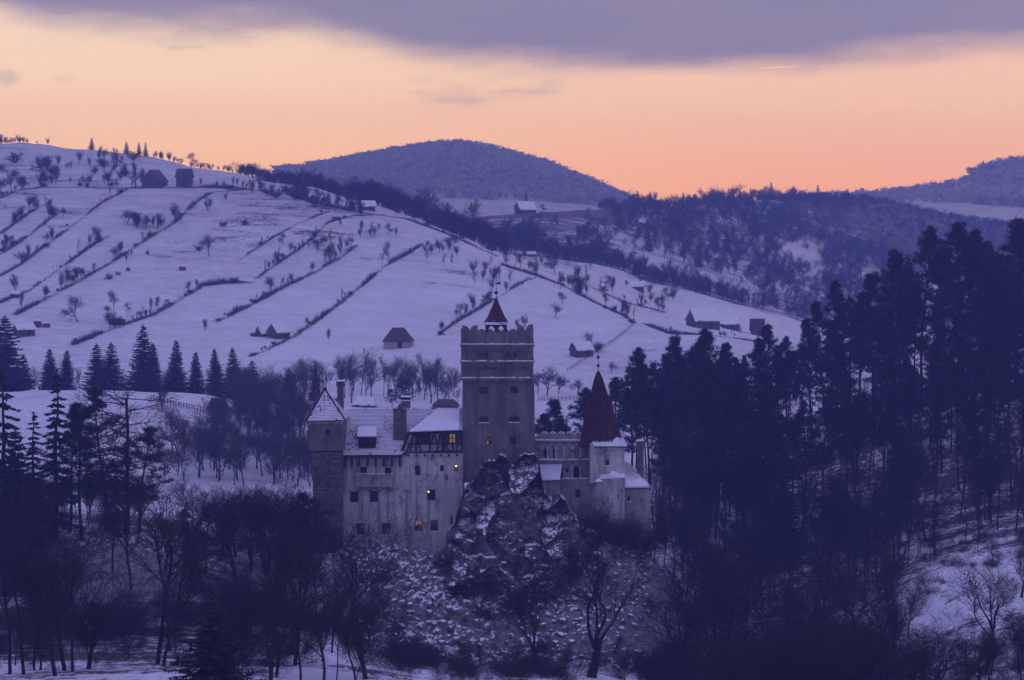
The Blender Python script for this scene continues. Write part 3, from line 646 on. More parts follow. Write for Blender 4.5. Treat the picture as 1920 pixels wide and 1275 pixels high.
# chimneys
def chimney(px0, px1, pt, pb, Y, d, label, gable=False, flare=False, snow=True):
    mb = MB(); x0, x1 = X(px0, Y), X(px1, Y); zt, zb = Z(pt, Y), Z(pb, Y)
    capz = zt - (.9 if flare else .35)
    mb.box(x0, x1, Y, Y+d, zb, capz); c = B(mb, 'chimney', M_STONE); c['label'] = label
    k = MB(); o = .14 if flare else .1
    if gable:
        k.box(x0-o, x1+o, Y-o, Y+d+o, capz, capz+.12); xm = (x0+x1)/2; k.prism_y([(xm-.5, capz+.12), (xm+.5, capz+.12), (xm+.1, capz+.75), (xm, capz+.95), (xm-.1, capz+.75)], Y+.1, Y+d-.1)
    elif flare:
        k.hexa([(x0, Y, capz), (x1, Y, capz), (x1, Y+d, capz), (x0, Y+d, capz)], [(x0-o, Y-o, capz+.35), (x1+o, Y-o, capz+.35), (x1+o, Y+d+o, capz+.35), (x0-o, Y+d+o, capz+.35)])
        for a, b in ((x0-o, x0+.12), (x1-.12, x1+o)): k.box(a, b, Y-o, Y+d+o, capz+.35, capz+.78)
        k.box(x0+.12, x1-.12, Y+d*.4, Y+d*.6, capz+.35, capz+.78); k.box(x0-o, x1+o, Y-o, Y+d+o, capz+.78, zt)
    else: k.box(x0-o, x1+o, Y-o, Y+d+o, capz, zt)
    B(k, 'chimney_cap', M_STONE, c)
    if snow:
        s = MB(); s.hexa([(x0-o, Y-o, zt+.003), (x1+o, Y-o, zt+.003), (x1+o, Y+d+o, zt+.003), (x0-o, Y+d+o, zt+.003)], [(x0, Y, zt+.14), (x1, Y, zt+.14), (x1, Y+d, zt+.14), (x0, Y+d, zt+.14)]); B(s, 'snow_cover', M_SNOW, c)
    return c
chimney(737.5, 761.5, 764, 826, 361.4, 1.7, 'broad grey chimney standing on the long roof', gable=True, snow=False)
chimney(752, 769, 745, 775, 368.5, 1.6, 'low chimney behind the ridge with thick snow on top')
s = MB(); s.box(X(751.5, 368.5), X(769, 368.5), 368.4, 370.2, Z(752, 368.5), Z(745, 368.5)+.05); B(s, 'snow_cover', M_SNOW)
chimney(632.5, 644, 715, 790, 367.5, 1.2, 'slim chimney with a flared cap beside the small turret', flare=True)
chimney(588, 597, 737, 790, 367.5, .8, 'thin dark chimney behind the turret roof', gable=True, snow=False)
mb = MB(); mb.box(X(620, 368.6), X(640, 368.6), 368.6, 371, Z(790, 368), Z(748, 368.6)); B(mb, 'roof_dormer', M_STONE)
mb = MB(); q = [(X(617, 368.4), 368.4, Z(748, 368.4)), (X(642, 368.4), 368.4, Z(748, 368.4)), (X(642, 370), 370.2, Z(737.5, 370)), (X(617, 370), 370.2, Z(737.5, 370))]; mb.hexa(q, [(x, y, z+.14) for x, y, z in q]); B(mb, 'snow_cover', M_SNOW)

# ---- half-timbered storey
mb = MB(); mb.prism_y([(X(752), Z(851)), (X(867), Z(851)), (X(867), Z(806)), (X(767), Z(808))], 359.95, 364); ht = B(mb, 'half_timber_wall', M_PLASTER3)
def beam(a, b, wd=0.28, y=359.86, name='timber_beam'):
    (x0, z0), (x1, z1) = (X(a[0]), Z(a[1])), (X(b[0]), Z(b[1])); dx_, dz_ = x1-x0, z1-z0; L = sqrt(dx_*dx_+dz_*dz_); nx, nz = -dz_/L*wd/2, dx_/L*wd/2
    mb = MB(); mb.prism_y([(x0-nx, z0-nz), (x1-nx, z1-nz), (x1+nx, z1+nz), (x0+nx, z0+nz)][::1], y, 359.947); B(mb, name, M_WOOD, ht)
hb = [((751, 850), (867, 846.5), .42), ((764, 811), (867, 808.5), .5), ((763, 832), (867, 831.5), .24), ((752, 850), (767, 809), .4)]
for a, b, wd in hb: beam(a, b, wd)
for a, b in [((761, 850), (778, 813)), ((769, 848), (776, 812)), ((780, 848), (780, 812)), ((785, 833), (791, 848)), ((806, 848), (805.5, 812)), ((809, 831), (814, 812)), ((814, 812), (819, 831)), ((826, 812), (819, 848)), ((836, 833), (843, 848)), ((849, 848), (849, 832)), ((864, 812), (855, 848)), ((865.5, 848), (865.5, 810))]:
    beam(a, b, .25, 359.88)
beam((831.5, 849), (831.5, 809), .62, 359.84, 'corner_post')
for (a, b, c, d, lc) in [(782, 804.5, 813, 830.5, ()), (836.5, 860, 812.5, 830.5, ((1, 0), (2, 0), (1, 1), (2, 1)))]:
    x0, x1, z0, z1 = X(a), X(b), Z(d), Z(c); m2 = MB(); m2.box(x0, x1, 359.80, 359.9, z0, z1); wo = B(m2, 'window', M_WOOD)
    if lc: wo['label'] = 'timbered window with two panes lit orange'
    for i in range(4):
        for j in range(2):
            g = MB(); xa, xb = x0+(x1-x0)*(i+.12)/4, x0+(x1-x0)*(i+.88)/4; za, zb = z0+(z1-z0)*(j+.1)/2, z0+(z1-z0)*(j+.9)/2
            g.box(xa, xb, 359.77, 359.797, za, zb); B(g, 'pane', (M_LIT if (i, j) in lc else M_GLASS), wo)
for px in (753, 765.5, 781, 796.5, 811.5, 827, 842, 857):
    m2 = MB(); x = X(px); m2.box(x-.14, x+.14, 359.45, 359.84, Z(855), Z(851)); B(m2, 'joist_end', M_WOOD)

# ---- square turret of rough masonry at the end of the wing
tx0, tx1 = X(586, 357.2), X(641.5, 357.2)
mb = MB(); mb.box(tx0+.1, tx1-.1, 357.3, 364, Z(1060, 357), Z(843, 357.2)); tb = B(mb, 'turret_shaft', M_STONE)
mb = MB()
def course_blocks(mb, fn, W, z0, z1):
    z = z0; r = 0
    while z < z1:
        h = RC.uniform(.26, .42); x = 0
        while x < W-.05:
            wd = min(RC.uniform(.35, .95), W-x); pr = RC.uniform(.04, .14)
            mb_pts = [fn(x+.02, z+.015, 0), fn(x+wd-.02, z+.015, 0), fn(x+wd-.02, z+h-.02, 0), fn(x+.02, z+h-.02, 0)]
            top = [fn(x+.05, z+.04, pr), fn(x+wd-.05, z+.05, pr), fn(x+wd-.06, z+h-.05, pr), fn(x+.05, z+h-.05, pr)]
            mb.face(top)
            for k in range(4): mb.face([mb_pts[k], mb_pts[(k+1) % 4], top[(k+1) % 4], top[k]])
            x += wd
        z += h
course_blocks(mb, lambda x, z, p: (tx0+.1+x, 357.3-p, z), tx1-tx0-.2, Z(1055, 357), Z(843, 357.2)-.4)
course_blocks(mb, lambda x, z, p: (tx0+.1-p, 364-x, z), 6.7, Z(1055, 357), Z(843, 357.2)-.4)
course_blocks(mb, lambda x, z, p: (tx1-.1+p, 357.3+x, z), 2.5, Z(1055, 357), Z(843, 357.2)-.4)
o = B(mb, 'masonry_block', M_BLOCK, tb); o['kind'] = 'stuff'
TY = 356.9
wall('turret_room', 580, 644, 788, 845, TY, 364.4, M_PLASTER2, [(611.5, 618, 804.5, 817)])
window(611.5, 618, 804.5, 817, TY, 1, 2)
mb = MB(); mb.box(X(579, TY), X(645, TY), TY-.12, TY-.003, Z(794.5, TY), Z(789, TY)); B(mb, 'cornice', M_PLASTER3)
# projecting bay on its side
mb = MB(); xa, xb = X(574, TY), X(580, TY)
mb.hexa([(xb-.05, TY+2, Z(850, TY)), (xb-.003, TY+2, Z(850, TY)), (xb-.003, TY+5, Z(850, TY)), (xb-.05, TY+5, Z(850, TY))], [(xa, TY+2, Z(841, TY)), (xb-.003, TY+2, Z(841, TY)), (xb-.003, TY+5, Z(841, TY)), (xa, TY+5, Z(841, TY))])
mb.hexa([(xa, TY+2, Z(841, TY)), (xb-.003, TY+2, Z(841, TY)), (xb-.003, TY+5, Z(841, TY)), (xa, TY+5, Z(841, TY))], [(xa, TY+2, Z(812, TY)), (xb-.003, TY+2, Z(812, TY)), (xb-.003, TY+5, Z(812, TY)), (xa, TY+5, Z(812, TY))])
mb.hexa([(xa-.1, TY+1.9, Z(812, TY)), (xb-.003, TY+1.9, Z(812, TY)), (xb-.003, TY+5.1, Z(812, TY)), (xa-.1, TY+5.1, Z(812, TY))], [(xb-.05, TY+1.9, Z(804, TY)), (xb-.003, TY+1.9, Z(804, TY)), (xb-.003, TY+5.1, Z(804, TY)), (xb-.05, TY+5.1, Z(804, TY))]); B(mb, 'side_bay', M_STONE)
ap = (X(609.5, 360.5), 360.6, Z(730, 360.6)); eL, eR = (X(575.5, TY), TY-.4, Z(789, TY)), (X(647.5, TY), TY-.4, Z(787.5, TY)); bL, bR = (X(575.5, TY), 364.8, Z(789, TY)), (X(647.5, TY), 364.8, Z(787.5, TY))
apL = (ap[0]-.15, ap[1], ap[2]); apR = (ap[0]+.15, ap[1], ap[2])
tr = tiled('turret_roof', eL, eR, apR, apL, tw=.26, ex=.3, label='steep pyramid roof dusted with snow')
tiled('turret_roof', eR, bR, apR, apR, tw=.3, ex=.3); tiled('turret_roof', bL, eL, apL, apL, m=M_REDTILE, tw=.3, ex=.3); tiled('turret_roof', bR, bL, apL, apR, tw=.3, ex=.3)
mb = MB()
for e in (eL, eR):
    n = 22
    for k in range(n):
        a = [e[i]+(ap[i]-e[i])*k/n for i in range(3)]; b = [e[i]+(ap[i]-e[i])*(k+.9)/n for i in range(3)]; mb.tube((a[0], a[1], a[2]+.04), (b[0], b[1], b[2]+.08), .11, .14, 5)
o = B(mb, 'hip_tile', M_REDTILE); o['kind'] = 'stuff'
mb = MB(); mb.tube((ap[0]-.3, ap[1], ap[2]-.2), (ap[0]-.3, ap[1], Z(696, 360.6)), .045, .02, 5); mb.lathe((ap[0], ap[1], ap[2]-.1), [(.3, 0), (.26, .25), (.1, .4), (0, .42)], 8); B(mb, 'lightning_rod', M_IRON)

# ---- keep
KY = 361.0; KB = 371.0
KW = [(898.5, 914, 726, 738.5), (956.5, 971, 725, 737.5), (899, 915.5, 782, 791.5), (955, 973, 781.5, 791), (911, 922.5, 818.5, 834), (955, 967, 818.5, 833.5)]
wall('keep', 867.5, 1001.5, 709.5, 905, KY, KB, M_PLASTER2, KW, taper=(X(934, KY), .0030))
KBAND = [(897, 902.2, 662.5, 670.5), (910.5, 915.5, 662.5, 670.5), (950, 955, 661.5, 669.5), (963, 968, 661.5, 669.5)]
wall('keep_band', 864.5, 1000, 645.5, 709, KY-.35, KB+.2, M_PLASTER2, KBAND)
for h in KBAND: window(*h, KY-.35, 1, 1, bar=.03)
for i, h in enumerate(KW): window(*h, KY, 2, 2, dim_cells=((0, 0), (1, 0), (0, 1)) if i == 4 else (), sill=i in (2, 3), label='narrow keep window with a warm glow' if i == 4 else None, lit_cells=((0, 1),) if i == 4 else ())
# blind panels under the top windows and their arch hoods
for a, b, c, d in ((898, 915, 739.5, 763), (956, 972, 738.5, 761)):
    mb = MB(); mb.box(X(a), X(b), KY-.05, KY-.003, Z(d), Z(c)); B(mb, 'blind_panel', M_PLASTER2)
for i, h in enumerate(KW[:4]):
    mb = MB(); xm, r = (X(h[0], KY)+X(h[1], KY))/2, (X(h[1], KY)-X(h[0], KY))/2+.12; z = Z(h[2], KY)-.25
    pts = [(xm+r*cos(pi-k*pi/8), KY-.08, z+r*.75*sin(k*pi/8)) for k in range(9)]
    for k in range(8): mb.tube(pts[k], pts[k+1], .11, n=5)
    B(mb, 'window_hood', M_PLASTER2)
def mould(px0, px1, pt, pb, out, side=True):
    mb = MB(); y = KY-.35; x0, x1 = X(px0, y), X(px1, y); mb.box(x0-out, x1+out, y-out, y-.003, Z(pb, y), Z(pt, y))
    mb.box(x0-out, x0-.003, y-.003, KB+.3, Z(pb, y), Z(pt, y)); mb.box(x1+.003, x1+out, y-.003, KB+.3, Z(pb, y), Z(pt, y)); return B(mb, 'string_course', M_PLASTER2)
for pt, pb, g in ((646, 650, 0), (677.8, 681, .12), (709, 713.5, .05)):
    m_ = mould(865, 1000, pt, pb, .15); snow_strip(865, 1000, pt-.3, KY-.49, .135, .15, m_, g)
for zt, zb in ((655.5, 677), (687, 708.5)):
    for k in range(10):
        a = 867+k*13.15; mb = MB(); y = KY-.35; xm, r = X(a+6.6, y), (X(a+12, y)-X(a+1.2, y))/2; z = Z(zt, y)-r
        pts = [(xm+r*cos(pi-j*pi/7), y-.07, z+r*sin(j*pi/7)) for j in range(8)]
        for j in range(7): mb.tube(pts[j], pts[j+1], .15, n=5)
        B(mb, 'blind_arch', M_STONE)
        if k in (1, 3, 5, 7, 9) or zt < 660:
            mb = MB(); x = X(a-.1, y); mb.box(x-.1, x+.1, y-.08, y-.003, Z(zb-1, y), z); B(mb, 'pilaster', M_PLASTER2)
# scalloped battlements on all four sides
def scallops(prof_px, base_py, Yk):
    return [(X(a, Yk), Z(b, Yk)) for a, b in prof_px] 
prof = [(1000, 646), (1000, 613)]
def arc(cx, r, y0, h, t0, t1, n=7): return [(cx+r*cos(radians(t0+(t1-t0)*k/n)), y0-h*sin(radians(t0+(t1-t0)*k/n))) for k in range(n+1)]
prof = [(864.3, 646), (1000.2, 646)]
prof += arc(1000.2, 14.5, 626, 13, 90, 180) + arc(971, 14, 626, 12.5, 0, 90)          # horn pair at one corner
for cx in (962, 947, 932, 917, 902): prof += arc(cx-.2, 7.2, 627.5, 5.2, 8, 172, 6)
prof += arc(893.5, 14.5, 626, 11, 90, 180) + arc(864.3, 14.2, 626, 10.5, 0, 90)
y = KY-.37; mb = MB(); mb.prism_y([(X(a, y), Z(b, y)) for a, b in prof], y, y+.7); B(mb, 'battlement', M_PLASTER2)
mb = MB(); mb.prism_y([(X(a, y), Z(b, y)) for a, b in prof], KB-.5, KB+.2); B(mb, 'battlement', M_PLASTER2)
for xa in (X(864.3, y), X(1000.2, y)-.7):
    pr = [(KB-.52, Z(646, y)), (y+.72, Z(646, y))]; L = KB-y
    pp = [(y+.72, Z(646, y))] + [(KB-.52, Z(646, y))]
    pts = []
    for k in range(8):
        c = KB-.52-(k+.5)*(L-1.24)/8; r = (L-1.24)/16
        pts += [(c+r*cos(radians(a)), Z(627.5, y)+.42*sin(radians(a))) for a in (8, 50, 90, 130, 172)]
    mb = MB(); mb.prism_x(pp+pts, xa, xa+.7); B(mb, 'battlement', M_PLASTER2)
mb = MB(); mb.box(X(865, y)+.7, X(1000, y)-.7, y+.72, KB-.52, Z(645, y)-.3, Z(640, y)); B(mb, 'keep_terrace', M_SNOW)
# lantern turret on the terrace
LY = 365.5; lc = (X(930.5, LY), LY)
lan = MB(); zt = Z(607.5, LY); zb = Z(640, LY)
for k in range(6):
    t = pi/6+k*pi/3; x, yv = lc[0]+1.55*cos(t), lc[1]+1.55*sin(t); lan.tube((x, yv, zb), (x, yv, zt), .2, .2, 8)
for k in range(6):
    t0, t1 = pi/6+k*pi/3, pi/6+(k+1)*pi/3; p0 = np.array((lc[0]+1.55*cos(t0), lc[1]+1.55*sin(t0))); p1 = np.array((lc[0]+1.55*cos(t1), lc[1]+1.55*sin(t1)))
    pr = 8; zs = [zt-1.15+.95*sin(pi*j/pr)**.8 for j in range(pr+1)]
    for j in range(pr):
        a, b = p0+(p1-p0)*j/pr, p0+(p1-p0)*(j+1)/pr; nrm = np.array((cos((t0+t1)/2), sin((t0+t1)/2)))*.12
        A1, B1 = a-nrm, b-nrm; A2, B2 = a+nrm, b+nrm
        lan.hexa([(A2[0], A2[1], zs[j]), (B2[0], B2[1], zs[j+1]), (B1[0], B1[1], zs[j+1]), (A1[0], A1[1], zs[j])], [(A2[0], A2[1], zt), (B2[0], B2[1], zt), (B1[0], B1[1], zt), (A1[0], A1[1], zt)])
lt = B(lan, 'lantern_turret', M_WOOD)
zr0, zr1 = zt-.02, Z(557, LY)
def cone_tiles(c, prof, m, name, parent, tw=.26, ex=.24, facets=24):
    """tiled cone: prof = [(radius, z)] from eave to top"""
    base = MB(); base.lathe((c[0], c[1], 0), [(r-.05, z) for r, z in prof], facets); base.lathe((c[0], c[1], 0), [(0, prof[0][1]-.02), (prof[0][0]-.05, prof[0][1]-.02)], facets); cone = B(base, name, m, parent)
    t = MB(); seglen = 0; P_ = []
    for (r0, z0), (r1, z1) in zip(prof[:-1], prof[1:]):
        L = sqrt((r1-r0)**2+(z1-z0)**2); n = max(1, int(L/ex))
        for k in range(n): P_.append((r0+(r1-r0)*k/n, z0+(z1-z0)*k/n, r0+(r1-r0)*(k+1.2)/n, z0+(z1-z0)*(k+1.2)/n))
    for q, (r0, z0, r1, z1) in enumerate(P_):
        if r0 < .12: continue
        n = max(6, int(2*pi*r0/tw)); off = (q % 2)*.5
        for k in range(n):
            a0, a1 = 2*pi*(k+off+.03)/n, 2*pi*(k+off+.97)/n; rr_ = r0+.05+RC.uniform(-.01, .02); r1_ = max(.02, r1)
            A_, B_ = (c[0]+rr_*cos(a0), c[1]+rr_*sin(a0), z0), (c[0]+rr_*cos(a1), c[1]+rr_*sin(a1), z0); C_, D_ = (c[0]+r1_*cos(a1), c[1]+r1_*sin(a1), z1), (c[0]+r1_*cos(a0), c[1]+r1_*sin(a0), z1)
            t.face([A_, B_, C_, D_]); t.face([(c[0]+(r0-.02)*cos(a0), c[1]+(r0-.02)*sin(a0), z0-.01), (c[0]+(r0-.02)*cos(a1), c[1]+(r0-.02)*sin(a1), z0-.01), B_, A_])
    o = B(t, 'roof_tile', m, cone if parent is None else parent); o['kind'] = 'stuff'
    return cone
H_ = zr1-zr0
c_ = cone_tiles(lc, [(2.08, zr0), (1.7, zr0+.32), (1.22, zr0+1.05), (.75, zr0+2.1), (.32, zr0+3.1), (.06, zr1)], M_REDTILE, 'lantern_roof', None); c_['label'] = 'small red tiled spire roof with a snowy rim'
def finial(c, z0, z1, balls, vane=None):
    mb = MB(); mb.tube((c[0], c[1], z0), (c[0], c[1], z1), .055, .03, 6)
    for z, r in balls: mb.lathe((c[0], c[1], z-r), [(0, 0), (r*.7, r*.3), (r, r), (r*.7, r*1.7), (0, 2*r)], 8)
    if vane: 
        z, L = vane; mb.prism_y([(c[0]+.05, z-.12), (c[0]+L*.5, z-.16), (c[0]+L, z-.28), (c[0]+L*.85, z), (c[0]+L*1.1, z+.22), (c[0]+L*.4, z+.12), (c[0]+.05, z+.1)], c[1]-.03, c[1]+.03); mb.box(c[0]-.3, c[0]-.06, c[1]-.025, c[1]+.025, z-.03, z+.04)
    return B(mb, 'finial', M_IRON)
finial(lc, zr1-.15, Z(520, LY), [(Z(549, LY), .27), (Z(543, LY), .09)], (Z(531, LY), .65)); 

# ---- gallery wing between keep and round turret
GY = 364.0
GH = [(1020.5, 1025, 838, 861), (1036.5, 1041, 836, 861), (1026.5, 1029.5, 853, 861), (1075.5, 1079, 829.5, 833.5), (1060, 1063.5, 829.8, 833.8), (1076, 1086, 874, 897), (1060.5, 1066, 878.5, 886), (1052, 1055.5, 876, 897)]
wall('gallery_wing', 1003, 1108.5, 826, 1000, GY, 371, M_PLASTER3, GH)
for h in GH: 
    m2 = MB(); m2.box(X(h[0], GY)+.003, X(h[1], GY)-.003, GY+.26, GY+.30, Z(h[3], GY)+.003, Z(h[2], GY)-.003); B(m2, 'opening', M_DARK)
for (zt, zb, r0, n, p0) in ((833, 861, 1, 6, 1011), (869, 897, 1, 3, 1057)):
    for k in range(n):
        a = p0+k*15.7; mb = MB(); xm, r = X(a+7.8, GY), (X(a+14.5, GY)-X(a+1.2, GY))/2; z = Z(zt, GY)-r*.9
        pts = [(xm+r*cos(pi-j*pi/8), GY-.08, z+r*sin(j*pi/8)) for j in range(9)]
        for j in range(8): mb.tube(pts[j], pts[j+1], .15, n=5)
        B(mb, 'blind_arch', M_PLASTER)
        mb = MB(); x = X(a+15.6, GY); mb.tube((x, GY-.12, Z(zb, GY)), (x, GY-.12, z-.2), .16, .15, 8); mb.box(x-.3, x+.3, GY-.3, GY-.003, z-.2, z); B(mb, 'half_column', M_PLASTER)
for (a, b, py, g) in ((1004, 1108, 826, 0.0), (1008, 1106, 862.5, .18), (1052, 1116, 898.5, .08)):
    mb = MB(); yv = GY-.45; mb.box(X(a, yv), X(b, yv), yv, GY-.003, Z(py+3, yv), Z(py, yv)); lg = B(mb, 'ledge', M_PLASTER3); snow_strip(a, b, py-.2, yv-.02, .44, .17, lg, g)
prof = [(1004, 827), (1108, 827), (1108, 811.5), (1091, 811.5)]
for k in range(5): prof += arc(1083.5-k*15.6, 7.8, 818, 6.8, 5, 175, 8)
prof += [(1004, 818)]
mb = MB(); mb.prism_y([(X(a, GY), Z(b, GY)) for a, b in prof], GY+.05, GY+.6); bt = B(mb, 'battlement', M_PLASTER3)
mb = MB()
for k in range(5):
    pts = [(X(a, GY), Z(b, GY)) for a, b in arc(1083.5-k*15.6, 7.8, 818, 6.8, 20, 130 if k else 150, 8)]
    for (xa, za), (xb, zb2) in zip(pts[:-1], pts[1:]): mb.hexa([(xb, GY+.02, zb2+.003), (xa, GY+.02, za+.003), (xa, GY+.6, za+.003), (xb, GY+.6, zb2+.003)], [(xb, GY+.04, zb2+.13), (xa, GY+.04, za+.13), (xa, GY+.6, za+.13), (xb, GY+.6, zb2+.13)])
B(mb, 'snow_cover', M_SNOW, bt)
# lean-to in front of the gallery
mb = MB(); q = [(X(1017, 360.2), 360.2, Z(901, 360.2)), (X(1050, 360.2), 360.2, Z(900, 360.2)), (X(1054, 363.9), 363.95, Z(871, 363.9)), (X(1009, 363.9), 363.95, Z(872, 363.9))]
mb.hexa([(x, yv, z-.12) for x, yv, z in q], [(x, yv, z-.003) for x, yv, z in q], 0); mb.hexa([(x, yv, z) for x, yv, z in q], [(x, yv, z+.14) for x, yv, z in q], 1); B(mb, 'lean_to_roof', [M_TILE, M_SNOW])
wall('lean_to', 1015, 1051, 900.5, 1000, 360.5, 363.98, M_PLASTER3, [(1037, 1041, 928, 932.5)])
wall('lower_wall', 1051.2, 1117, 901.5, 1010, 362.4, 363.99, M_PLASTER3, [(1079, 1088.5, 917.5, 933)])
window(1079, 1088.5, 917.5, 933, 362.4, 2, 2)
mb = MB(); q = [(X(1051.5, 362.4), Z(902, 362.4)), (X(1056, 362.4), Z(925, 362.4))]; mb.prism_y([(X(1050.5, 362.4), Z(935, 362.4)), (X(1055, 362.4), Z(935, 362.4)), (X(1053.5, 362.4), Z(903, 362.4)), (X(1051.5, 362.4), Z(903, 362.4))], 361.9, 362.397); B(mb, 'buttress', M_PLASTER3)

# ---- turret with the tall red cone roof
RY_ = 359.6
wall('round_turret', 1112, 1171, 835, 1060, RY_, 367, M_PLASTER, [(1135.5, 1142.5, 862.5, 872.5)])
window(1135.5, 1142.5, 862.5, 872.5, RY_, 1, 2, sill=True)
mb = MB(); mb.box(X(1134, RY_), X(1144, RY_), RY_-.06, RY_-.003, Z(861.8, RY_), Z(859.5, RY_)); B(mb, 'window_hood', M_PLASTER3)
mb = MB(); mb.box(X(1111, RY_), X(1172, RY_), RY_-.15, RY_-.003, Z(843.5, RY_), Z(837.5, RY_)); B(mb, 'cornice', M_PLASTER)
mb = MB(); q = [(X(1106, RY_), Z(905, RY_)), (X(1126, RY_), Z(905, RY_)), (X(1112.2, RY_), Z(832, RY_)), (X(1106, RY_), Z(832, RY_))]; mb.prism_y(q, RY_-1.0, RY_+3.5); B(mb, 'buttress', M_PLASTER)
cc_ = (X(1127.5, 363), 363.2); z0 = Z(830, 363); z1 = Z(697, 363)
Hc = z1-z0; prof = [(3.25, z0-.55), (2.88, z0+.25), (2.32, z0+Hc*.28), (1.66, z0+Hc*.5), (1.0, z0+Hc*.72), (.5, z0+Hc*.9), (.08, z1)]
# the cone leans towards its tip as in the photograph
co = cone_tiles(cc_, prof, M_REDTILE, 'cone_roof', None, .34, .34, 28); co['label'] = 'tall red tiled cone roof with raised ribs'
mb = MB()
for k in range(20):
    t = 2*pi*k/20
    for (ra, za), (rb_, zb_) in zip(prof[:-1], prof[1:]):
        mb.tube((cc_[0]+(ra+.05)*cos(t), cc_[1]+(ra+.05)*sin(t), za), (cc_[0]+(rb_+.05)*cos(t), cc_[1]+(rb_+.05)*sin(t), zb_), .09, .08, 5)
o = B(mb, 'roof_rib', M_REDTILE, co); o['kind'] = 'stuff'
for o in (co,):
    dxl = X(1121.5, 363)-cc_[0]
    for ob in [co]+list(co.children):
        n = len(ob.data.vertices); a = np.empty(n*3, np.float32); ob.data.vertices.foreach_get('co', a); a = a.reshape(-1, 3)
        a[:, 0] += dxl*np.clip((a[:, 2]+C0[2]-z0)/Hc, 0, 1); ob.data.vertices.foreach_set('co', a.ravel()); ob.data.update()
finial((X(1121.5, 363), 363.2), z1-.2, Z(660, 363), [(Z(686, 363), .24), (Z(670, 363), .24), (Z(665, 363), .08)])
# snowy skirt roof of the turret
mb = MB(); e0, e1 = [(X(1108.5, RY_), RY_-.35), (X(1175.5, RY_), RY_-.35), (X(1175.5, RY_), 367.3), (X(1108.5, RY_), 367.3)], [(X(1112, 363), 361.6), (X(1168, 363), 361.6), (X(1166, 363), 365.4), (X(1112, 363), 365.4)]
ze, zi = Z(836.5, RY_), Z(823.5, 361.5)
mb.hexa([(x, yv, ze-.15) for x, yv in e0], [(x, yv, ze) for x, yv in e0], 0)
sk = B(mb, 'skirt_roof', [M_WOOD])
n = 40; mb = MB()
for k in range(n):
    a, b = e0[0][0]+(e0[1][0]-e0[0][0])*k/n, e0[0][0]+(e0[1][0]-e0[0][0])*(k+1)/n; ia, ib = e1[0][0]+(e1[1][0]-e1[0][0])*k/n, e1[0][0]+(e1[1][0]-e1[0][0])*(k+1)/n; h = RC.uniform(-.12, .35)
    mb.hexa([(a, e0[0][1], ze+.003), (b, e0[0][1], ze+.003), (ib, 363, ze+.003), (ia, 363, ze+.003)], [(a, e0[0][1]+.05, ze+.16), (b, e0[0][1]+.05, ze+.16), (ib, 361.4, zi+h), (ia, 361.4, zi+h)])
mb.hexa([(e0[1][0]-1, e0[1][1], ze+.004), (e0[1][0]-.004, e0[1][1], ze+.004), (e0[2][0]-.004, e0[2][1], ze+.004), (e0[2][0]-1, e0[2][1], ze+.004)], [(e0[1][0]-1, e0[1][1], ze+.3), (e0[1][0]-.1, e0[1][1]+.1, ze+.16), (e0[2][0]-.1, e0[2][1], ze+.16), (e0[2][0]-1, e0[2][1], ze+.9)])
B(mb, 'snow_cover', M_SNOW, sk)
# lower bastion in front, its little snowy roof, and a pier cap
wall('bastion', 1119, 1171.5, 897.5, 1075, 357.9, RY_-.003, M_PLASTER, [(1138, 1141.5, 931, 940), (1157.5, 1161, 927, 935), (1126.5, 1129, 933, 945)])
mb = MB(); q = [(X(1124, 357.8), 357.75, Z(898, 357.8)), (X(1172, 357.8), 357.75, Z(896.5, 357.8)), (X(1171, RY_), RY_-.01, Z(889, RY_)), (X(1126, RY_), RY_-.01, Z(891.5, RY_))]
mb.hexa(q, [(x, yv, z+.15) for x, yv, z in q]); a = [P(1141, 891, 358.7), P(1170, 893, 358.7), P(1150, 883.5, 359.5)]
mb.hexa([(X(1138, 358), 358.1, Z(893, 358)), (X(1171, 358), 358.1, Z(893.5, 358)), (X(1171, 359.5), 359.5, Z(891, 359.5)), (X(1138, 359.5), 359.5, Z(891, 359.5))], [(X(1147, 359), 358.9, Z(885, 358.9)), (X(1152, 359), 358.9, Z(885, 358.9)), (X(1152, 359.5), 359.55, Z(883, 359.5)), (X(1147, 359.5), 359.55, Z(883, 359.5))])
B(mb, 'bastion_roof', M_SNOW)
wall('pier', 1117, 1129, 903.5, 1040, 357.4, 357.897, M_PLASTER3)
mb = MB(); mb.hexa([(X(1116, 357.3), 357.2, Z(903.4, 357.3)), (X(1130, 357.3), 357.2, Z(903.4, 357.3)), (X(1130, 357.3), 358.6, Z(903.4, 357.3)), (X(1116, 357.3), 358.6, Z(903.4, 357.3))], [(X(1120, 357.3), 357.7, Z(898.5, 357.3)), (X(1126, 357.3), 357.7, Z(898.5, 357.3)), (X(1126, 357.3), 358.2, Z(898.5, 357.3)), (X(1120, 357.3), 358.2, Z(898.5, 357.3))]); B(mb, 'snow_cover', M_SNOW)

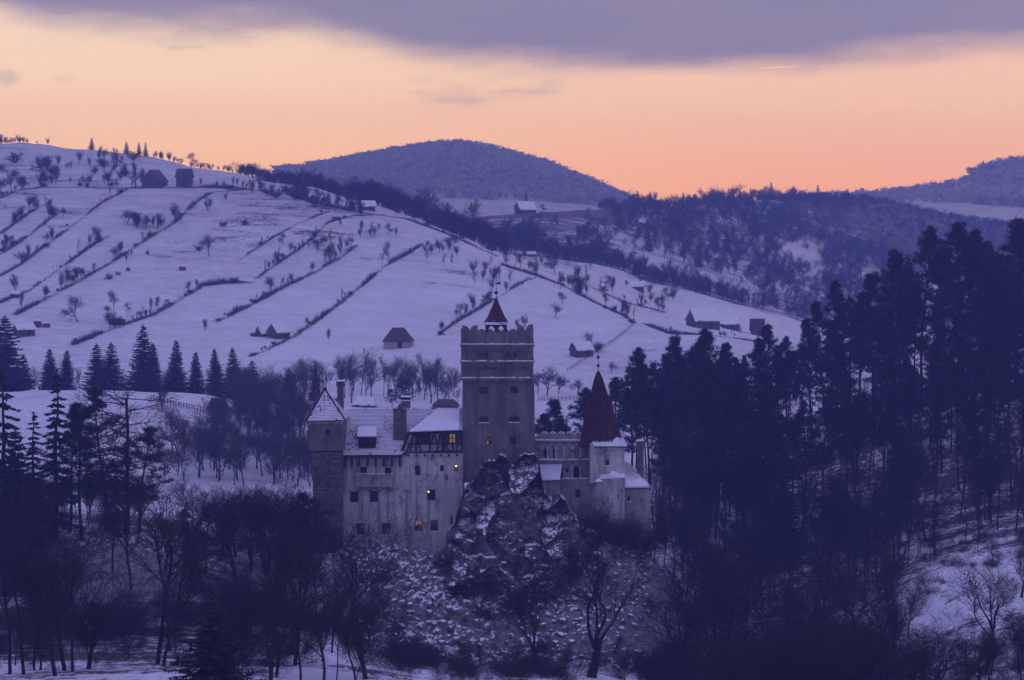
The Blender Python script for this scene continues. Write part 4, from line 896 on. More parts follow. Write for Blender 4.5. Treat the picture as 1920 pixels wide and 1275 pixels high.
# ---- low end house with a steep snowy half roof and a tall chimney
EY = 358.6
wall('end_house', 1171.7, 1218, 914.5, 1090, EY, 366, M_PLASTER3, [(1176, 1181.5, 930.5, 939.5), (1201, 1203.5, 933, 948)], taper=(X(1172, EY), .012))
window(1176, 1181.5, 930.5, 939.5, EY, 1, 2, sill=True)
tiled('end_roof', (X(1171.5, EY), EY-.3, Z(915, EY)), (X(1219, EY), EY-.3, Z(914, EY)), (X(1176, 362.5), 362.6, Z(866, 362.5)), (X(1171.5, 362.5), 362.6, Z(864, 362.5)), label='steep triangular roof patched with snow')
tiled('end_roof', (X(1219, EY), EY-.3, Z(914, EY)), (X(1219, EY), 366.2, Z(914, EY)), (X(1176, 362.5), 362.65, Z(866, 362.5)), (X(1176, 362.5), 362.6, Z(866, 362.5)))
mb = MB(); q = [(X(1172, EY), EY-.25, Z(914, EY)+.09), (X(1216, EY), EY-.25, Z(913, EY)+.09), (X(1196, 360.8), 360.8, Z(889, 360.8)+.08), (X(1172, 360.8), 360.8, Z(888, 360.8)+.08)]; mb.hexa(q, [(x, yv, z+.1) for x, yv, z in q]); B(mb, 'snow_cover', M_SNOW)
chimney(1194.5, 1207, 827, 905, 360.6, 1.1, 'tall plastered chimney at the end of the castle')

# ---- crag under the keep: blocks of limestone pushed out of the castle rock
def rock_blob(seed, c, r, lv=3, sharp=.55):
    import bmesh
    bm = bmesh.new(); bmesh.ops.create_icosphere(bm, subdivisions=lv, radius=1.0)
    V = np.array([v.co[:] for v in bm.verts]); Fc = np.array([[v.index for v in f.verts] for f in bm.faces]); bm.free()
    rr = np.random.RandomState(seed)
    for _ in range(16):                                   # planar cuts make facets
        d = rr.normal(size=3); d /= np.linalg.norm(d); k = rr.uniform(.45, .85); t = V@d
        V = V - np.outer(np.maximum(0, t-k)*.97, d)
    n = fbm(V[:, 0]*3+seed*3.1+V[:, 2]*2, V[:, 1]*3+V[:, 2]*5, 1.0, 4, seed, .65)
    V = V*(1+.15*n)[:, None]
    return V*np.array(r)+np.array(c), Fc
top_pts = [(838, 1000), (850, 975), (862, 945), (872, 925), (884, 900), (897, 880), (910, 868), (925, 858), (938, 853), (950, 862), (962, 866), (974, 858), (988, 850), (1000, 853), (1008, 866), (1014, 890), (1020, 915), (1030, 932), (1042, 938), (1052, 932), (1064, 940), (1076, 962), (1088, 985), (1104, 1000)]
cpx = np.linspace(838, 1104, 300); ctop = np.interp(cpx, [p[0] for p in top_pts], [p[1] for p in top_pts]) + 13*fbm(cpx, cpx*0, 16.0, 4, 71)
tt_ = np.linspace(0, 1, 230)[:, None]; PY = ctop[None, :]*(1-tt_)+1140*tt_; PXc = 950+(cpx[None, :]-950)*(1+.20*tt_**1.5)-8*tt_**2; PXc = PXc+10*fbm(PXc*.0+np.sign(cpx-950)[None, :]*50, PY, 34.0, 4, 91)*np.abs((cpx-950)/110)[None, :]
zc = np.vectorize(e_of)(PY)*355.0; xc = (PXc-960)*.074
PX0 = np.repeat(cpx[None, :], 230, 0); edge_ = np.minimum(sstep(PX0, 838, 862), 1-sstep(PX0, 1080, 1104))
rise = (zc-zc.min())/(zc.max()-zc.min())
def facets(n, seed, ax, az, wob):
    R = np.random.RandomState(seed); px_, pz_ = R.uniform(xc.min(), xc.max(), n), R.uniform(zc.min(), zc.max(), n)
    X_, Z_ = xc+wob*fbm(xc, zc, 3.0, 3, seed+1), zc+wob*fbm(xc, zc, 3.0, 3, seed+2)
    best = np.full(xc.shape, 1e9); idx = np.zeros(xc.shape, int)
    for i in range(n):
        d = ((X_-px_[i])*ax)**2+((Z_-pz_[i])*az)**2; m = d < best; best[m] = d[m]; idx[m] = i
    return idx, xc-px_[idx], zc-pz_[idx], pz_[idx], R
i1, dx1, dz1, pz1, R1 = facets(44, 71, 1.2, .85, 1.5); i2, dx2, dz2, pz2, R2 = facets(560, 72, 1.2, .8, .5)
zr = (pz1-zc.min())/(zc.max()-zc.min())
tilt = np.where(R1.rand(44) < .36, R1.uniform(1.0, 2.0, 44), R1.uniform(-.1, .25, 44))
Yc_ = 346.2 + 11.5*(.25*rise+.75*zr[i1] if zr.ndim == 1 else .25*rise+.75*zr)**1.15 + R1.uniform(-1.2, 1.2, 44)[i1] + R1.normal(0, .34, 44)[i1]*dx1 + tilt[i1]*dz1
Yc_ = Yc_ + R2.uniform(-.28, .28, 560)[i2] + R2.normal(0, .25, 560)[i2]*dx2 + R2.normal(.05, .22, 560)[i2]*dz2 + .22*fbm(xc, zc, .8, 3, 81)
for _ in range(3): Yc_ = (Yc_+np.roll(Yc_, 1, 0)+np.roll(Yc_, -1, 0)+np.roll(Yc_, 1, 1)+np.roll(Yc_, -1, 1))/5 if _ else Yc_
Yc_ = Yc_ + .5*fbm(xc, zc*1.2, 1.3, 4, 85, .6)
Yc_ = np.minimum(Yc_, 359.2+1.4*fbm(xc, zc, 3.0, 3, 83)); Yc_ = Yc_*edge_ + (np.maximum(Yc_, 349+12*rise))*(1-edge_)
Xw = np.zeros_like(Yc_); Zw = np.zeros_like(Yc_)
v_ = (H0-PY)/F; t_ = Yc_/(cos(PITCH)+v_*sin(PITCH)); Xw = (PXc-W0)/F*t_; Zw = t_*(v_*cos(PITCH)-sin(PITCH))
back = np.stack([Xw[0], np.full(300, 362.5), Zw[0]-.4], -1)
V = np.concatenate([back, np.stack([Xw, Yc_, Zw], -1).reshape(-1, 3)]); k_ = np.arange(231*300).reshape(231, 300)
Fq = np.stack([k_[1:, :-1], k_[1:, 1:], k_[:-1, 1:], k_[:-1, :-1]], -1).reshape(-1, 4)
o_ = np.array(P(950, 1000, 352)); crag = link('crag', np_mesh('crag', V-o_, Fq, [M_ROCK])); crag.location = o_
tag(crag, 'jagged limestone crag with snow on its ledges below the keep', 'rock')
boul = [(880, 1020, 349, 16, 14), (1100, 1008, 354, 22, 20), (1140, 1030, 354, 18, 16), (1190, 1066, 354, 22, 20), (1065, 1020, 350, 18, 16)]
BW = ['below the keep corner', 'under the buttress of the red turret', 'under the bastion', 'under the end house', 'where the crag ends']
for i, (px, py, Yc, rx, rz) in enumerate(boul):
    s = .075*Yc/360; V, Fc = rock_blob(40+i, (0, 0, 0), (rx*s, rx*s*.9, rz*s), 4)
    o = link('boulder', np_mesh('boulder', V, Fc, [M_ROCK])); o.location = P(px, py, Yc); tag(o, 'snow capped limestone boulder '+BW[i], 'boulder', 'boulders at the castle foot')
# ------------------------------------------------------------------ trees: prototypes of unit height, then copies that share mesh data
def tubes_np(segs, n=3):
    """segs: list of (p, q, r0, r1) -> V, F of open n-sided tubes."""
    p = np.array([s[0] for s in segs]); q = np.array([s[1] for s in segs]); r0 = np.array([s[2] for s in segs]); r1 = np.array([s[3] for s in segs])
    d = q-p; L = np.linalg.norm(d, axis=1, keepdims=True); d = d/np.maximum(L, 1e-9); q = q+d*(r1[:, None]*.6)
    ref = np.where(np.abs(d[:, 2:3]) < .9, np.array([[0, 0, 1.0]]), np.array([[1.0, 0, 0]])); a = np.cross(d, ref); a /= np.linalg.norm(a, axis=1, keepdims=True); b = np.cross(d, a)
    k = len(segs); V = np.zeros((k, 2*n, 3))
    for j in range(n):
        t = 2*pi*j/n; o = cos(t)*a+sin(t)*b
        V[:, j] = p+o*r0[:, None]; V[:, n+j] = q+o*r1[:, None]
    base = np.arange(k)[:, None]*2*n; Fq = []
    for j in range(n):
        j2 = (j+1) % n; Fq.append(np.stack([base[:, 0]+j, base[:, 0]+n+j, base[:, 0]+n+j2, base[:, 0]+j2], 1))
    return V.reshape(-1, 3), np.concatenate(Fq)
def nrm(v):
    l = sqrt(v[0]*v[0]+v[1]*v[1]+v[2]*v[2]) or 1; return (v[0]/l, v[1]/l, v[2]/l)
def grow_tree(seed, H0_=.28, r0=.022, levels=4, n=(5, 5, 4, 3, 2), kids=(2, 2, 2, 2), ang=(.5, .6, .7, .8), ratio=(.62, .62, .6, .55), wob=.14, lift=.10, rmin=.0012, start=(2, 1, 1, 1), lead=1.0, lean=(0, 0)):
    R = random.Random(seed); out = [[] for _ in range(levels+1)]
    def br(p, d, L, r, lev):
        k = n[lev]; 
        for i in range(k):
            w_ = wob*(1+.35*lev)
            d = nrm((d[0]+R.gauss(0, w_), d[1]+R.gauss(0, w_), d[2]+R.gauss(0, w_*.7)+lift))
            q = (p[0]+d[0]*L/k, p[1]+d[1]*L/k, p[2]+d[2]*L/k); r2 = max(rmin, r*(1-(.5 if lev == 0 else .75)/k))
            out[lev].append((p, q, r, r2)); p, r = q, r2
            if lev < levels and i >= start[lev]:
                for c in range(kids[lev]):
                    t = R.uniform(0, 2*pi); a = ang[lev]*R.uniform(.7, 1.35)
                    ref = (0, 0, 1) if abs(d[2]) < .9 else (1, 0, 0)
                    ax = nrm((d[1]*ref[2]-d[2]*ref[1], d[2]*ref[0]-d[0]*ref[2], d[0]*ref[1]-d[1]*ref[0])); ay = (d[1]*ax[2]-d[2]*ax[1], d[2]*ax[0]-d[0]*ax[2], d[0]*ax[1]-d[1]*ax[0])
                    cd = tuple(d[m]*cos(a)+(ax[m]*cos(t)+ay[m]*sin(t))*sin(a) for m in range(3))
                    br(p, nrm(cd), L*ratio[lev]*R.uniform(.7, 1.2), r*R.uniform(.5, .72), lev+1)
    br((0, 0, -.02), nrm((lean[0], lean[1], 1)), H0_*lead, r0, 0)
    return out
def unit(Vs):
    top = max(V[:, 2].max() for V in Vs if len(V)); return [V/top for V in Vs]
def bare_proto(name, seed, split=1, **k):
    lv = grow_tree(seed, **k)
    tr = [s for l in lv[:split+1] for s in l]; cr = [s for l in lv[split+1:] for s in l]
    Vt, Ft = tubes_np(tr, 6); Vc, Fc = tubes_np(cr, 3); Vt, Vc = unit([Vt, Vc])
    return (np_mesh(name+'_trunk', Vt, Ft, [M_BARK], smooth=True), np_mesh(name+'_crown', Vc, Fc, [M_TWIG]))
def blades_np(segs, seed):
    """One slim triangle per twig segment."""
    R = np.random.RandomState(seed); p = np.array([s[0] for s in segs]); q = np.array([s[1] for s in segs]); r = np.array([s[2] for s in segs])[:, None]*1.25
    d = q-p; s = np.cross(d, R.normal(size=d.shape)); s /= np.maximum(1e-9, np.linalg.norm(s, axis=1, keepdims=True))
    V = np.stack([p-s*r, p+s*r, q+d*.25], 1).reshape(-1, 3); return V, np.arange(len(V)).reshape(-1, 3)
def one_mesh_proto(name, seed, mat_=None, solid=1, **k):
    lv = grow_tree(seed, **k); V2, F2 = blades_np([s for l in lv[solid+1:] for s in l], seed)
    V1, F1 = tubes_np([s for l in lv[:solid+1] for s in l], 3) if solid >= 0 else (np.zeros((0, 3)), np.zeros((0, 4), int))
    Ft = np.concatenate([F1[:, :3], F1[:, [0, 2, 3]], F2+len(V1)]); V, = unit([np.concatenate([V1, V2])])
    return (np_mesh(name, V, Ft, [mat_ or M_TWIG]),)
# near broadleaf trees in winter: spreading, upright, slender forest-grown
BARE_BIG = [bare_proto('bare_tree', 11+i, H0_=.34, r0=.020, levels=4, n=(5, 6, 5, 3, 2), kids=(2, 2, 2, 2), ang=(.55, .6, .7, .8), ratio=(.95, .62, .58, .55), wob=.13, lift=.09, rmin=.0010, start=(2, 2, 2, 1)) for i in range(3)]
BARE_TALL = [bare_proto('bare_tree', 31+i, split=0, H0_=.75, r0=.013, levels=3, n=(10, 6, 4, 3), kids=(2, 2, 3), ang=(.55, .7, .8), ratio=(.42, .5, .5), wob=.05, lift=.07, rmin=.0010, start=(4, 1, 0)) for i in range(5)]
BARE_POLE = [bare_proto('bare_tree', 51+i, split=0, H0_=.85, r0=.011, levels=3, n=(12, 4, 3, 2), kids=(2, 2, 2), ang=(.6, .7, .8), ratio=(.25, .5, .5), wob=.04, lift=.06, rmin=.0012, start=(7, 1, 0)) for i in range(4)]
# hillside trees (one mesh each; a handful of pixels wide in the photograph)
HILL_ROUND = [one_mesh_proto('hill_tree', 71+i, H0_=.30, r0=.022, levels=4, n=(3, 4, 3, 3, 2), kids=(3, 2, 2, 2), ang=(.6, .6, .7, .8), ratio=(.95, .62, .6, .6), wob=.12, lift=.09, rmin=.0034, start=(1, 1, 0, 0)) for i in range(4)]
HILL_FAN = [one_mesh_proto('hill_tree', 75+i, H0_=.14, r0=.024, levels=4, n=(2, 6, 3, 3, 2), kids=(3, 2, 2, 2), ang=(.36, .45, .6, .7), ratio=(4.6, .34, .6, .6), wob=.06, lift=.10, rmin=.0034, start=(0, 1, 0, 0)) for i in range(3)]
HILL_TALL = HILL_FAN + [one_mesh_proto('hill_tree', 81+i, H0_=.8, r0=.014, levels=4, n=(9, 4, 3, 2, 2), kids=(2, 2, 2, 2), ang=(.5, .6, .7, .7), ratio=(.36, .5, .5, .6), wob=.05, lift=.09, rmin=.0030, start=(2, 0, 0, 0)) for i in range(2)]
HILL_BUSH = [one_mesh_proto('hill_shrub', 91+i, H0_=.12, r0=.03, levels=3, n=(2, 4, 3, 2), kids=(6, 2, 2), ang=(.75, .6, .7), ratio=(3.6, .6, .6), wob=.14, lift=.05, rmin=.011, start=(0, 0, 0)) for i in range(3)]
def birch_mesh(seed): return one_mesh_proto('birch', seed, M_BARK2, H0_=.9, r0=.010, levels=3, n=(12, 4, 3, 2), kids=(2, 2, 2), ang=(.5, .6, .7), ratio=(.22, .5, .55), wob=.04, lift=.03, rmin=.0028, start=(4, 0, 0))
BIRCH = [birch_mesh(101+i) for i in range(3)]

def tri_sprays(R, items):
    """items: (centre, direction, length, width) -> thin triangles in random planes."""
    c = np.array([i[0] for i in items]); d = np.array([i[1] for i in items]); L = np.array([i[2] for i in items])[:, None]; W = np.array([i[3] for i in items])[:, None]
    s = np.cross(d, R.normal(size=d.shape)); s /= np.maximum(1e-9, np.linalg.norm(s, axis=1, keepdims=True))
    V = np.stack([c-s*W, c+s*W, c+d*L], 1).reshape(-1, 3); return V, np.arange(len(V)).reshape(-1, 3)
def spruce_proto(seed, tiers=26, per=7, width=.20, droop=.35, base=.06, spray=9, gap=0.0, sw=.010, name='spruce'):
    R = np.random.RandomState(seed); items = []; segs = []; H = 1.0
    pts = [(0, 0, -.02)]+[(R.normal()*.003, R.normal()*.003, z) for z in np.linspace(.1, 1, 8)]
    tr = [(pts[i], pts[i+1], .014*(1-pts[i][2])+.0015, .014*(1-pts[i+1][2])+.0012) for i in range(len(pts)-1)]
    for t in range(tiers):
        z = base+(1-base)*(t/tiers)**.95; wr = width*((1-z)/(1-base))**.85+.008; k = max(4, int(per*(.6+.6*(1-z))))
        a0 = R.uniform(0, 6.28)
        for j in range(k):
            if gap and R.rand() < gap: continue
            a = a0+6.28*j/k+R.normal()*.2; L = wr*R.uniform(.72, 1.12); ca, sa = cos(a), sin(a); zz = z+R.normal()*.006
            m = max(3, int(spray*L/width)+2); prev = (0, 0, zz)
            for s in range(1, m+1):
                f = s/m; r = L*f; h = zz+L*(.18*f-droop*f**1.3+ .16*f**4); p = (r*ca, r*sa, h)
                segs.append((prev, p, .0022*(1-f)+.0008, .0018*(1-f)+.0006)); prev = p
                ln = L*.40*(1.15-f)+.016
                for sd in (-1, 1):
                    dv = np.array((ca*.6-sd*sa*.8, sa*.6+sd*ca*.8, -.25+R.normal()*.15)); items.append((p, dv/np.linalg.norm(dv), ln*R.uniform(.7, 1.2), sw*R.uniform(.7, 1.2)))
                dv = np.array((ca*.35+R.normal()*.2, sa*.35+R.normal()*.2, -.8)); items.append((p, dv/np.linalg.norm(dv), ln*.7, sw*.9))
            dv = np.array((ca, sa, .1)); items.append((prev, dv, .022, sw*.8))
    for z in np.linspace(.93, .995, 7):
        for j in range(4):
            a = R.uniform(0, 6.28); items.append(((0, 0, z), np.array((cos(a)*.6, sin(a)*.6, .6)), .03*(1.1-z)*8+.008, .004))
    V1, F1 = tri_sprays(R, items); V2, F2 = tubes_np(tr, 6); V3, F3 = tubes_np(segs, 3)
    F3t = np.concatenate([F3[:, :3], F3[:, [0, 2, 3]]]); Vc = np.concatenate([V1, V3]); Fc = np.concatenate([F1, F3t+len(V1)])
    return (np_mesh(name+'_trunk', V2, F2, [M_BARK], smooth=True), np_mesh(name+'_crown', Vc, Fc, [M_NEEDLE]))
SPRUCE = [spruce_proto(201+i, width=(.20, .17, .23)[i], tiers=(28, 32, 26)[i], per=8, sw=.015) for i in range(3)]
SPRUCE_THIN = [spruce_proto(211, width=.10, tiers=22, per=5, gap=.25, droop=.75), spruce_proto(212, width=.15, tiers=18, per=5, gap=.2, droop=.9, spray=11)]
SPRUCE_FG = [spruce_proto(221, width=.36, tiers=20, per=9, droop=.42, spray=15, sw=.009)]
SPRUCE_FAR = [spruce_proto(231+i, width=.22, tiers=16, per=7, spray=5, sw=.030) for i in range(2)]

def pine_proto(seed, crown0=.42, width=.17, limbs=34, tufts=7, lean=.05, shape=1.08, tri=26, tl=.025, name='pine'):
    R = np.random.RandomState(seed); items = []; segs = []; tr = []
    bend = R.normal(size=2)*lean; zs = np.linspace(0, .97, 12); ax = lambda z: np.array((bend[0]*z*z+.01*sin(z*7+seed), bend[1]*z*z+.01*cos(z*6+seed), z))
    for a, b in zip(zs[:-1], zs[1:]):
        pa, pb = ax(a), ax(b); 
        if a == 0: pa = pa-np.array((0, 0, .03))
        tr.append((pa, pb, .0125*(1-a*.85), .0125*(1-b*.85)))
    def tuft(c, n, s):
        for _ in range(n):
            d = R.normal(size=3); d[2] = abs(d[2])*.9+.05; d /= np.linalg.norm(d); items.append((c+R.normal(size=3)*s*.35, d, s*R.uniform(.7, 1.25), s*.13))
    for k in range(limbs):
        f = (k+R.uniform(0, 1))/limbs; z = crown0+(.97-crown0)*f; prof = (sin(pi*min(1, (f*.82+.18)))**.75)*(1.0 if f < .45 else 1.0-.72*(f-.45)/.55)
        a = k*2.4+R.normal()*.4; L = width*prof*R.uniform(.40, 1.28)*shape+.012; p0 = ax(z); up_ = .10+.55*f+R.normal()*.12
        m = 4; prev = p0
        d = np.array((cos(a), sin(a), up_*.6)); d /= np.linalg.norm(d)
        for s in range(1, m+1):
            d = d+np.array((R.normal()*.18, R.normal()*.18, .10)); d /= np.linalg.norm(d); p = prev+d*L/m
            segs.append((prev, p, .0034*(1-s/m)+.0012, .003*(1-s/m)+.001)); 
            if s >= 2 or f > .8:
                for q in range(max(1, tufts//3)): tuft(p+R.normal(size=3)*np.array((.016, .016, .006)), tri//2, tl*R.uniform(.6, 1.0))
            prev = p
        for q in range(tufts):
            o = R.normal(size=3)*np.array((.030, .030, .010))*(.5+prof*.6); e_ = prev+o-d*L*.12*R.rand(); segs.append((prev-d*L*.15, e_, .0012, .0008)); tuft(e_, tri, tl*R.uniform(.7, 1.1))
    for q in range(6): tuft(ax(.97)+R.normal(size=3)*np.array((.018, .018, .014)), tri, tl*.8)
    # dead snags below the crown
    for k in range(7):
        z = R.uniform(crown0*.45, crown0*1.05); a = R.uniform(0, 6.28); L = R.uniform(.02, .07); p = ax(z); segs.append((p, p+np.array((cos(a)*L, sin(a)*L, R.normal()*.012)), .0018, .0007))
    V1, F1 = tri_sprays(R, items); V3, F3 = tubes_np(segs, 3); V2, F2 = tubes_np(tr, 6); top = V1[:, 2].max()
    F3t = np.concatenate([F3[:, :3], F3[:, [0, 2, 3]]]); Vc = np.concatenate([V1, V3])/top; Fc = np.concatenate([F1, F3t+len(V1)])
    return (np_mesh(name+'_trunk', V2/top, F2, [M_BARK], smooth=True), np_mesh(name+'_crown', Vc, Fc, [M_NEEDLE]))
PINE = [pine_proto(301+i, crown0=(.40, .34, .46, .30, .5, .38)[i], width=(.15, .17, .14, .19, .16, .13)[i], limbs=(34, 38, 30, 40, 28, 36)[i]) for i in range(6)]
PINE_HIGH = [pine_proto(311+i, crown0=(.58, .64, .54)[i], width=(.14, .12, .16)[i], limbs=(24, 20, 26)[i], tufts=5) for i in range(3)]
PINE_OPEN = [pine_proto(321+i, crown0=.28, width=.22, limbs=28, tufts=6, lean=.08, tri=26) for i in range(2)]
LARCH = [bare_proto('larch', 341, split=0, H0_=1.0, r0=.013, levels=3, n=(22, 5, 3, 2), kids=(3, 2, 2), ang=(1.35, .6, .7), ratio=(.22, .5, .5), wob=.02, lift=.0, rmin=.0011, start=(4, 1, 0))]
# low tangle that fills the wood floor
BRUSH = [one_mesh_proto('brush', 361+i, H0_=.12, r0=.012, levels=3, n=(2, 5, 4, 3), kids=(8, 3, 2), ang=(.8, .55, .65), ratio=(5, .6, .6), wob=.13, lift=.04, rmin=.0030, start=(0, 1, 0)) for i in range(3)]

def tree(kind, loc, h, label, cat, group=None, protos=None, R=random, wid=1.0, lean=0.0):
    me = R.choice(protos)
    if len(me) == 1: o = link(kind, me[0]); o.location = loc
    else:
        o = empty(kind, loc); link('trunk', me[0], o); link('crown', me[1], o)
    o.scale = (h*wid, h*wid, h); o.rotation_euler = (R.gauss(0, .025)+0, R.gauss(0, .025)+lean, R.uniform(0, 6.28))
    return tag(o, label, cat, group)
def sink(p, d=.25): return (p[0], p[1], p[2]-d)

# ---- the dark pine wood on the slope beside the castle
RT = random.Random(77)
sky_pines = [(1196, 650, 490), (1268, 624, 505), (1318, 610, 500), (1372, 640, 520), (1443, 604, 515), (1545, 560, 525), (1584, 520, 520), (1637, 508, 505), (1673, 461, 520), (1726, 421, 510), (1795, 411, 505), (1818, 424, 520), (1840, 437, 500), (1890, 421, 500), (1920, 402, 490), (1765, 455, 530), (1860, 448, 525)]
PREC = ['at the lower end of the skyline of the dark wood, nearest the castle'] 
sky_lab = ['flat topped dark pine nearest the castle in the wood on the slope', 'broad dark pine second from the castle along the top of the wood', 'tall rounded pine third from the castle along the top of the wood', 'lower pine in the dip behind the tall rounded pine',
 'bushy pine fifth from the castle along the top of the dark wood', 'layered pine sixth from the castle along the top of the wood', 'pointed pine rising above its neighbours halfway up the wood edge', 'pine with one-sided boughs just above the pointed pine of the wood edge', 'tall pine with a narrow head where the wood edge steps up',
 'lone standing pine top with open boughs against the hazy valley', 'highest pine with tiered boughs on the upper wood edge', 'pine crowded against the highest tiered pine', 'drooping pine beside the two highest tops of the wood', 'pine near the upper end of the dark wood edge', 'topmost pine at the very upper end of the wood edge',
 'half hidden pine between the lone top and the tiered pine', 'half hidden pine below the drooping top of the wood']
for (px, py, Y), lb in zip(sky_pines, sky_lab):
    g = gpt(px, Y); h = e_of(py)*Y - g[2]
    tree('pine_tree', sink(g), max(12, h+.3), lb, 'tree', 'dark pines on the slope beside the castle', PINE if px != 1726 else PINE[2:3], RT, RT.uniform(.78, 1.0))
t_px = [s[0] for s in sorted(sky_pines)]; t_py = [s[1] for s in sorted(sky_pines)]
SHORT = ['flat topped pine', 'broad pine', 'tall rounded pine', 'pine in the dip', 'bushy pine', 'layered pine', 'pointed pine', 'one-sided pine', 'narrow headed pine', 'lone standing top', 'highest tiered pine', 'crowded pine', 'drooping top', 'upper end pine', 'topmost pine', 'half hidden pine', 'pine below the drooping top']
def below(px):
    j = min(range(len(sky_pines)), key=lambda q: abs(sky_pines[q][0]-px)); return SHORT[j]
def size_word(h, a, b): return 'low' if h < a else 'tall' if h > b else 'middling'
KN = [(6, 'drooping spruce'), (60, 'thin spruce'), (101, 'narrow ragged spruce'), (152, 'smaller pine'), (196, 'open crowned pine'), (238, 'ragged larch'), (350, 'dark yew like pine'), (440, 'rounded thicket trees'), (580, 'stone turret')]
def near_kn(px): return min(KN, key=lambda q: abs(q[0]-px))[1]
def envelope(px): return np.interp(px, [1130, 1180]+t_px+[2000], [800, 700]+t_py+[395])
k = 0; taken = []
while k < 185:
    px = RT.uniform(1185, 1985) if k % 5 else RT.uniform(1225, 1480); Y = RT.choice((RT.uniform(415, 470), RT.uniform(460, 545), RT.uniform(480, 545)))
    if px < 1235 and Y < 455: continue
    g = gpt(px, Y)
    if any((g[0]-a)**2+(g[1]-b)**2 < 5 for a, b in taken): continue
    h = RT.uniform(13, 27); top = to_px(g[0], g[1], g[2]+h)[1]; lim = envelope(px)+RT.uniform(8, 60)
    if top < lim: h -= (lim-top)*Y/F
    if h < 10: continue
    taken.append((g[0], g[1])); k += 1
    tree('pine_tree', sink(g), h, '%s dark pine %s in the wood below the %s' % (size_word(h, 17, 22), 'deep' if Y > 490 else 'well forward' if Y < 450 else 'halfway', below(px)), 'tree', 'pines inside the dense wood beside the castle', PINE_HIGH+PINE, RT, RT.uniform(.62, .92), RT.gauss(-.02, .03))
k = 0
while k < 62:
    px = RT.uniform(1230, 1985); Y = RT.uniform(372, 500); g = gpt(px, Y)
    h = RT.uniform(10, 19); top = to_px(g[0], g[1], g[2]+h)[1]; lim = envelope(px)+90
    if top < lim: continue
    if abs(px-1810) < 90 and Y < 405: continue
    k += 1
    tree('bare_tree', sink(g), h, '%s slender leafless tree %s on the slope below the %s' % (size_word(h, 12, 16), 'high' if Y > 440 else 'low', below(px)), 'tree', 'slender bare trees among the pines', BARE_POLE+BARE_TALL, RT, RT.uniform(1.0, 1.5), RT.gauss(-.04, .05))
thicket = []
for k in range(125): px, Y = RT.uniform(1225, 1760), RT.uniform(362, 445); g = gpt(px, Y); thicket.append((g[0], g[1], g[2]-.2, RT.uniform(7, 14), RT.uniform(1.1, 1.7)))
for k in range(80): px, Y = RT.uniform(1240, 1960), RT.uniform(385, 500); g = gpt(px, Y); thicket.append((g[0], g[1], g[2]-.2, RT.uniform(9, 16), RT.uniform(1.0, 1.4)))
# conifers low in the ravine and before it
for px, pt, pb, Y, lb in [(1240, 928, 1085, 402, 'small dense spruce right beside the end wall of the castle'), (1797, 1086, 1262, 345, 'dark young spruce standing on the bright snow bank'), (1470, 860, 1010, 430, 'dark spruce low among the bare trunks of the slope')]:
    g = gpt(px, Y); tree('spruce_tree', sink(g), e_of(pt)*Y-g[2], lb, 'tree', None, SPRUCE[:1] if px < 1300 else SPRUCE[2:], RT, 1.0)
k = 0
while k < 70:                                                                # leafless growth in the ravine
    px = RT.uniform(1215, 1960); Y = RT.uniform(285, 375); g = gpt(px, Y)
    if (abs(px-1800) < 110 and RT.random() < .85) : continue
    h = RT.uniform(7, 14) if px > 1330 else RT.uniform(6, 10); k += 1
    lim = 1010 if px > 1600 else 960; top = to_px(g[0], g[1], g[2]+h)[1]
    if top < lim: h = max(4, h-(lim-top)*Y/F)
    tree('bare_tree', sink(g), h, '%s leafless tree in the ravine %s below the %s' % (size_word(h, 8, 11), 'bottom' if Y < 320 else 'flank', below(px)), 'tree', 'bare trees in the ravine', BARE_TALL+BARE_BIG[:2], RT, RT.uniform(1.0, 1.3))
k = 0
while k < 46:
    px = RT.uniform(1330, 1960); Y = RT.uniform(235, 290); g = gpt(px, Y); pt = RT.uniform(1120, 1215) if not 1690 < px < 1890 else RT.uniform(1150, 1230); k += 1; h = e_of(pt)*Y-g[2]
    tree('bare_tree', sink(g), e_of(pt)*Y-g[2], '%s leafless tree in the near thicket under the %s' % (size_word(h, 6, 9), below(px)), 'tree', 'bare trees in the near thicket', BARE_TALL+BARE_BIG, RT, 1.5)
for i in range(66):
    px = RT.uniform(-30, 590); Y = RT.uniform(250, 300) if i < 44 else RT.uniform(288, 326); g = gpt(px, Y)
    tree('shrub', sink(g), RT.uniform(2.0, 5.0), 'dark leafless shrub %s the wooded knoll under the %s' % ('on the snow before' if i < 44 else 'on the bank of', near_kn(px)), 'shrub', 'shrubs on the knoll bank', BRUSH, RT, RT.uniform(1.0, 1.5))
# pines behind the gallery and cone roof
for px, pt, Y, lb in [(1040, 742, 470, 'spreading dark pine behind the gallery between keep and cone roof'), (1090, 722, 480, 'dark pine directly behind the red cone roof'), (1150, 702, 485, 'dark pine showing beside the tip of the cone roof'), (1018, 770, 455, 'low dark pine close behind the corner of the keep'), (1066, 780, 450, 'low dark pine behind the scalloped gallery wall'), (1185, 735, 470, 'tall pine behind the chimney of the end house'), (1215, 700, 460, 'leaning pine just beyond the tall end chimney'), (1120, 790, 465, 'low pine behind the cone roof base')]:
    g = gpt(px, Y); h = e_of(pt)*Y-g[2]; tree('pine_tree', sink(g), h, lb, 'tree', 'pines behind the castle', PINE[1:4], RT, 1.35 if h < 16 else 1.1)

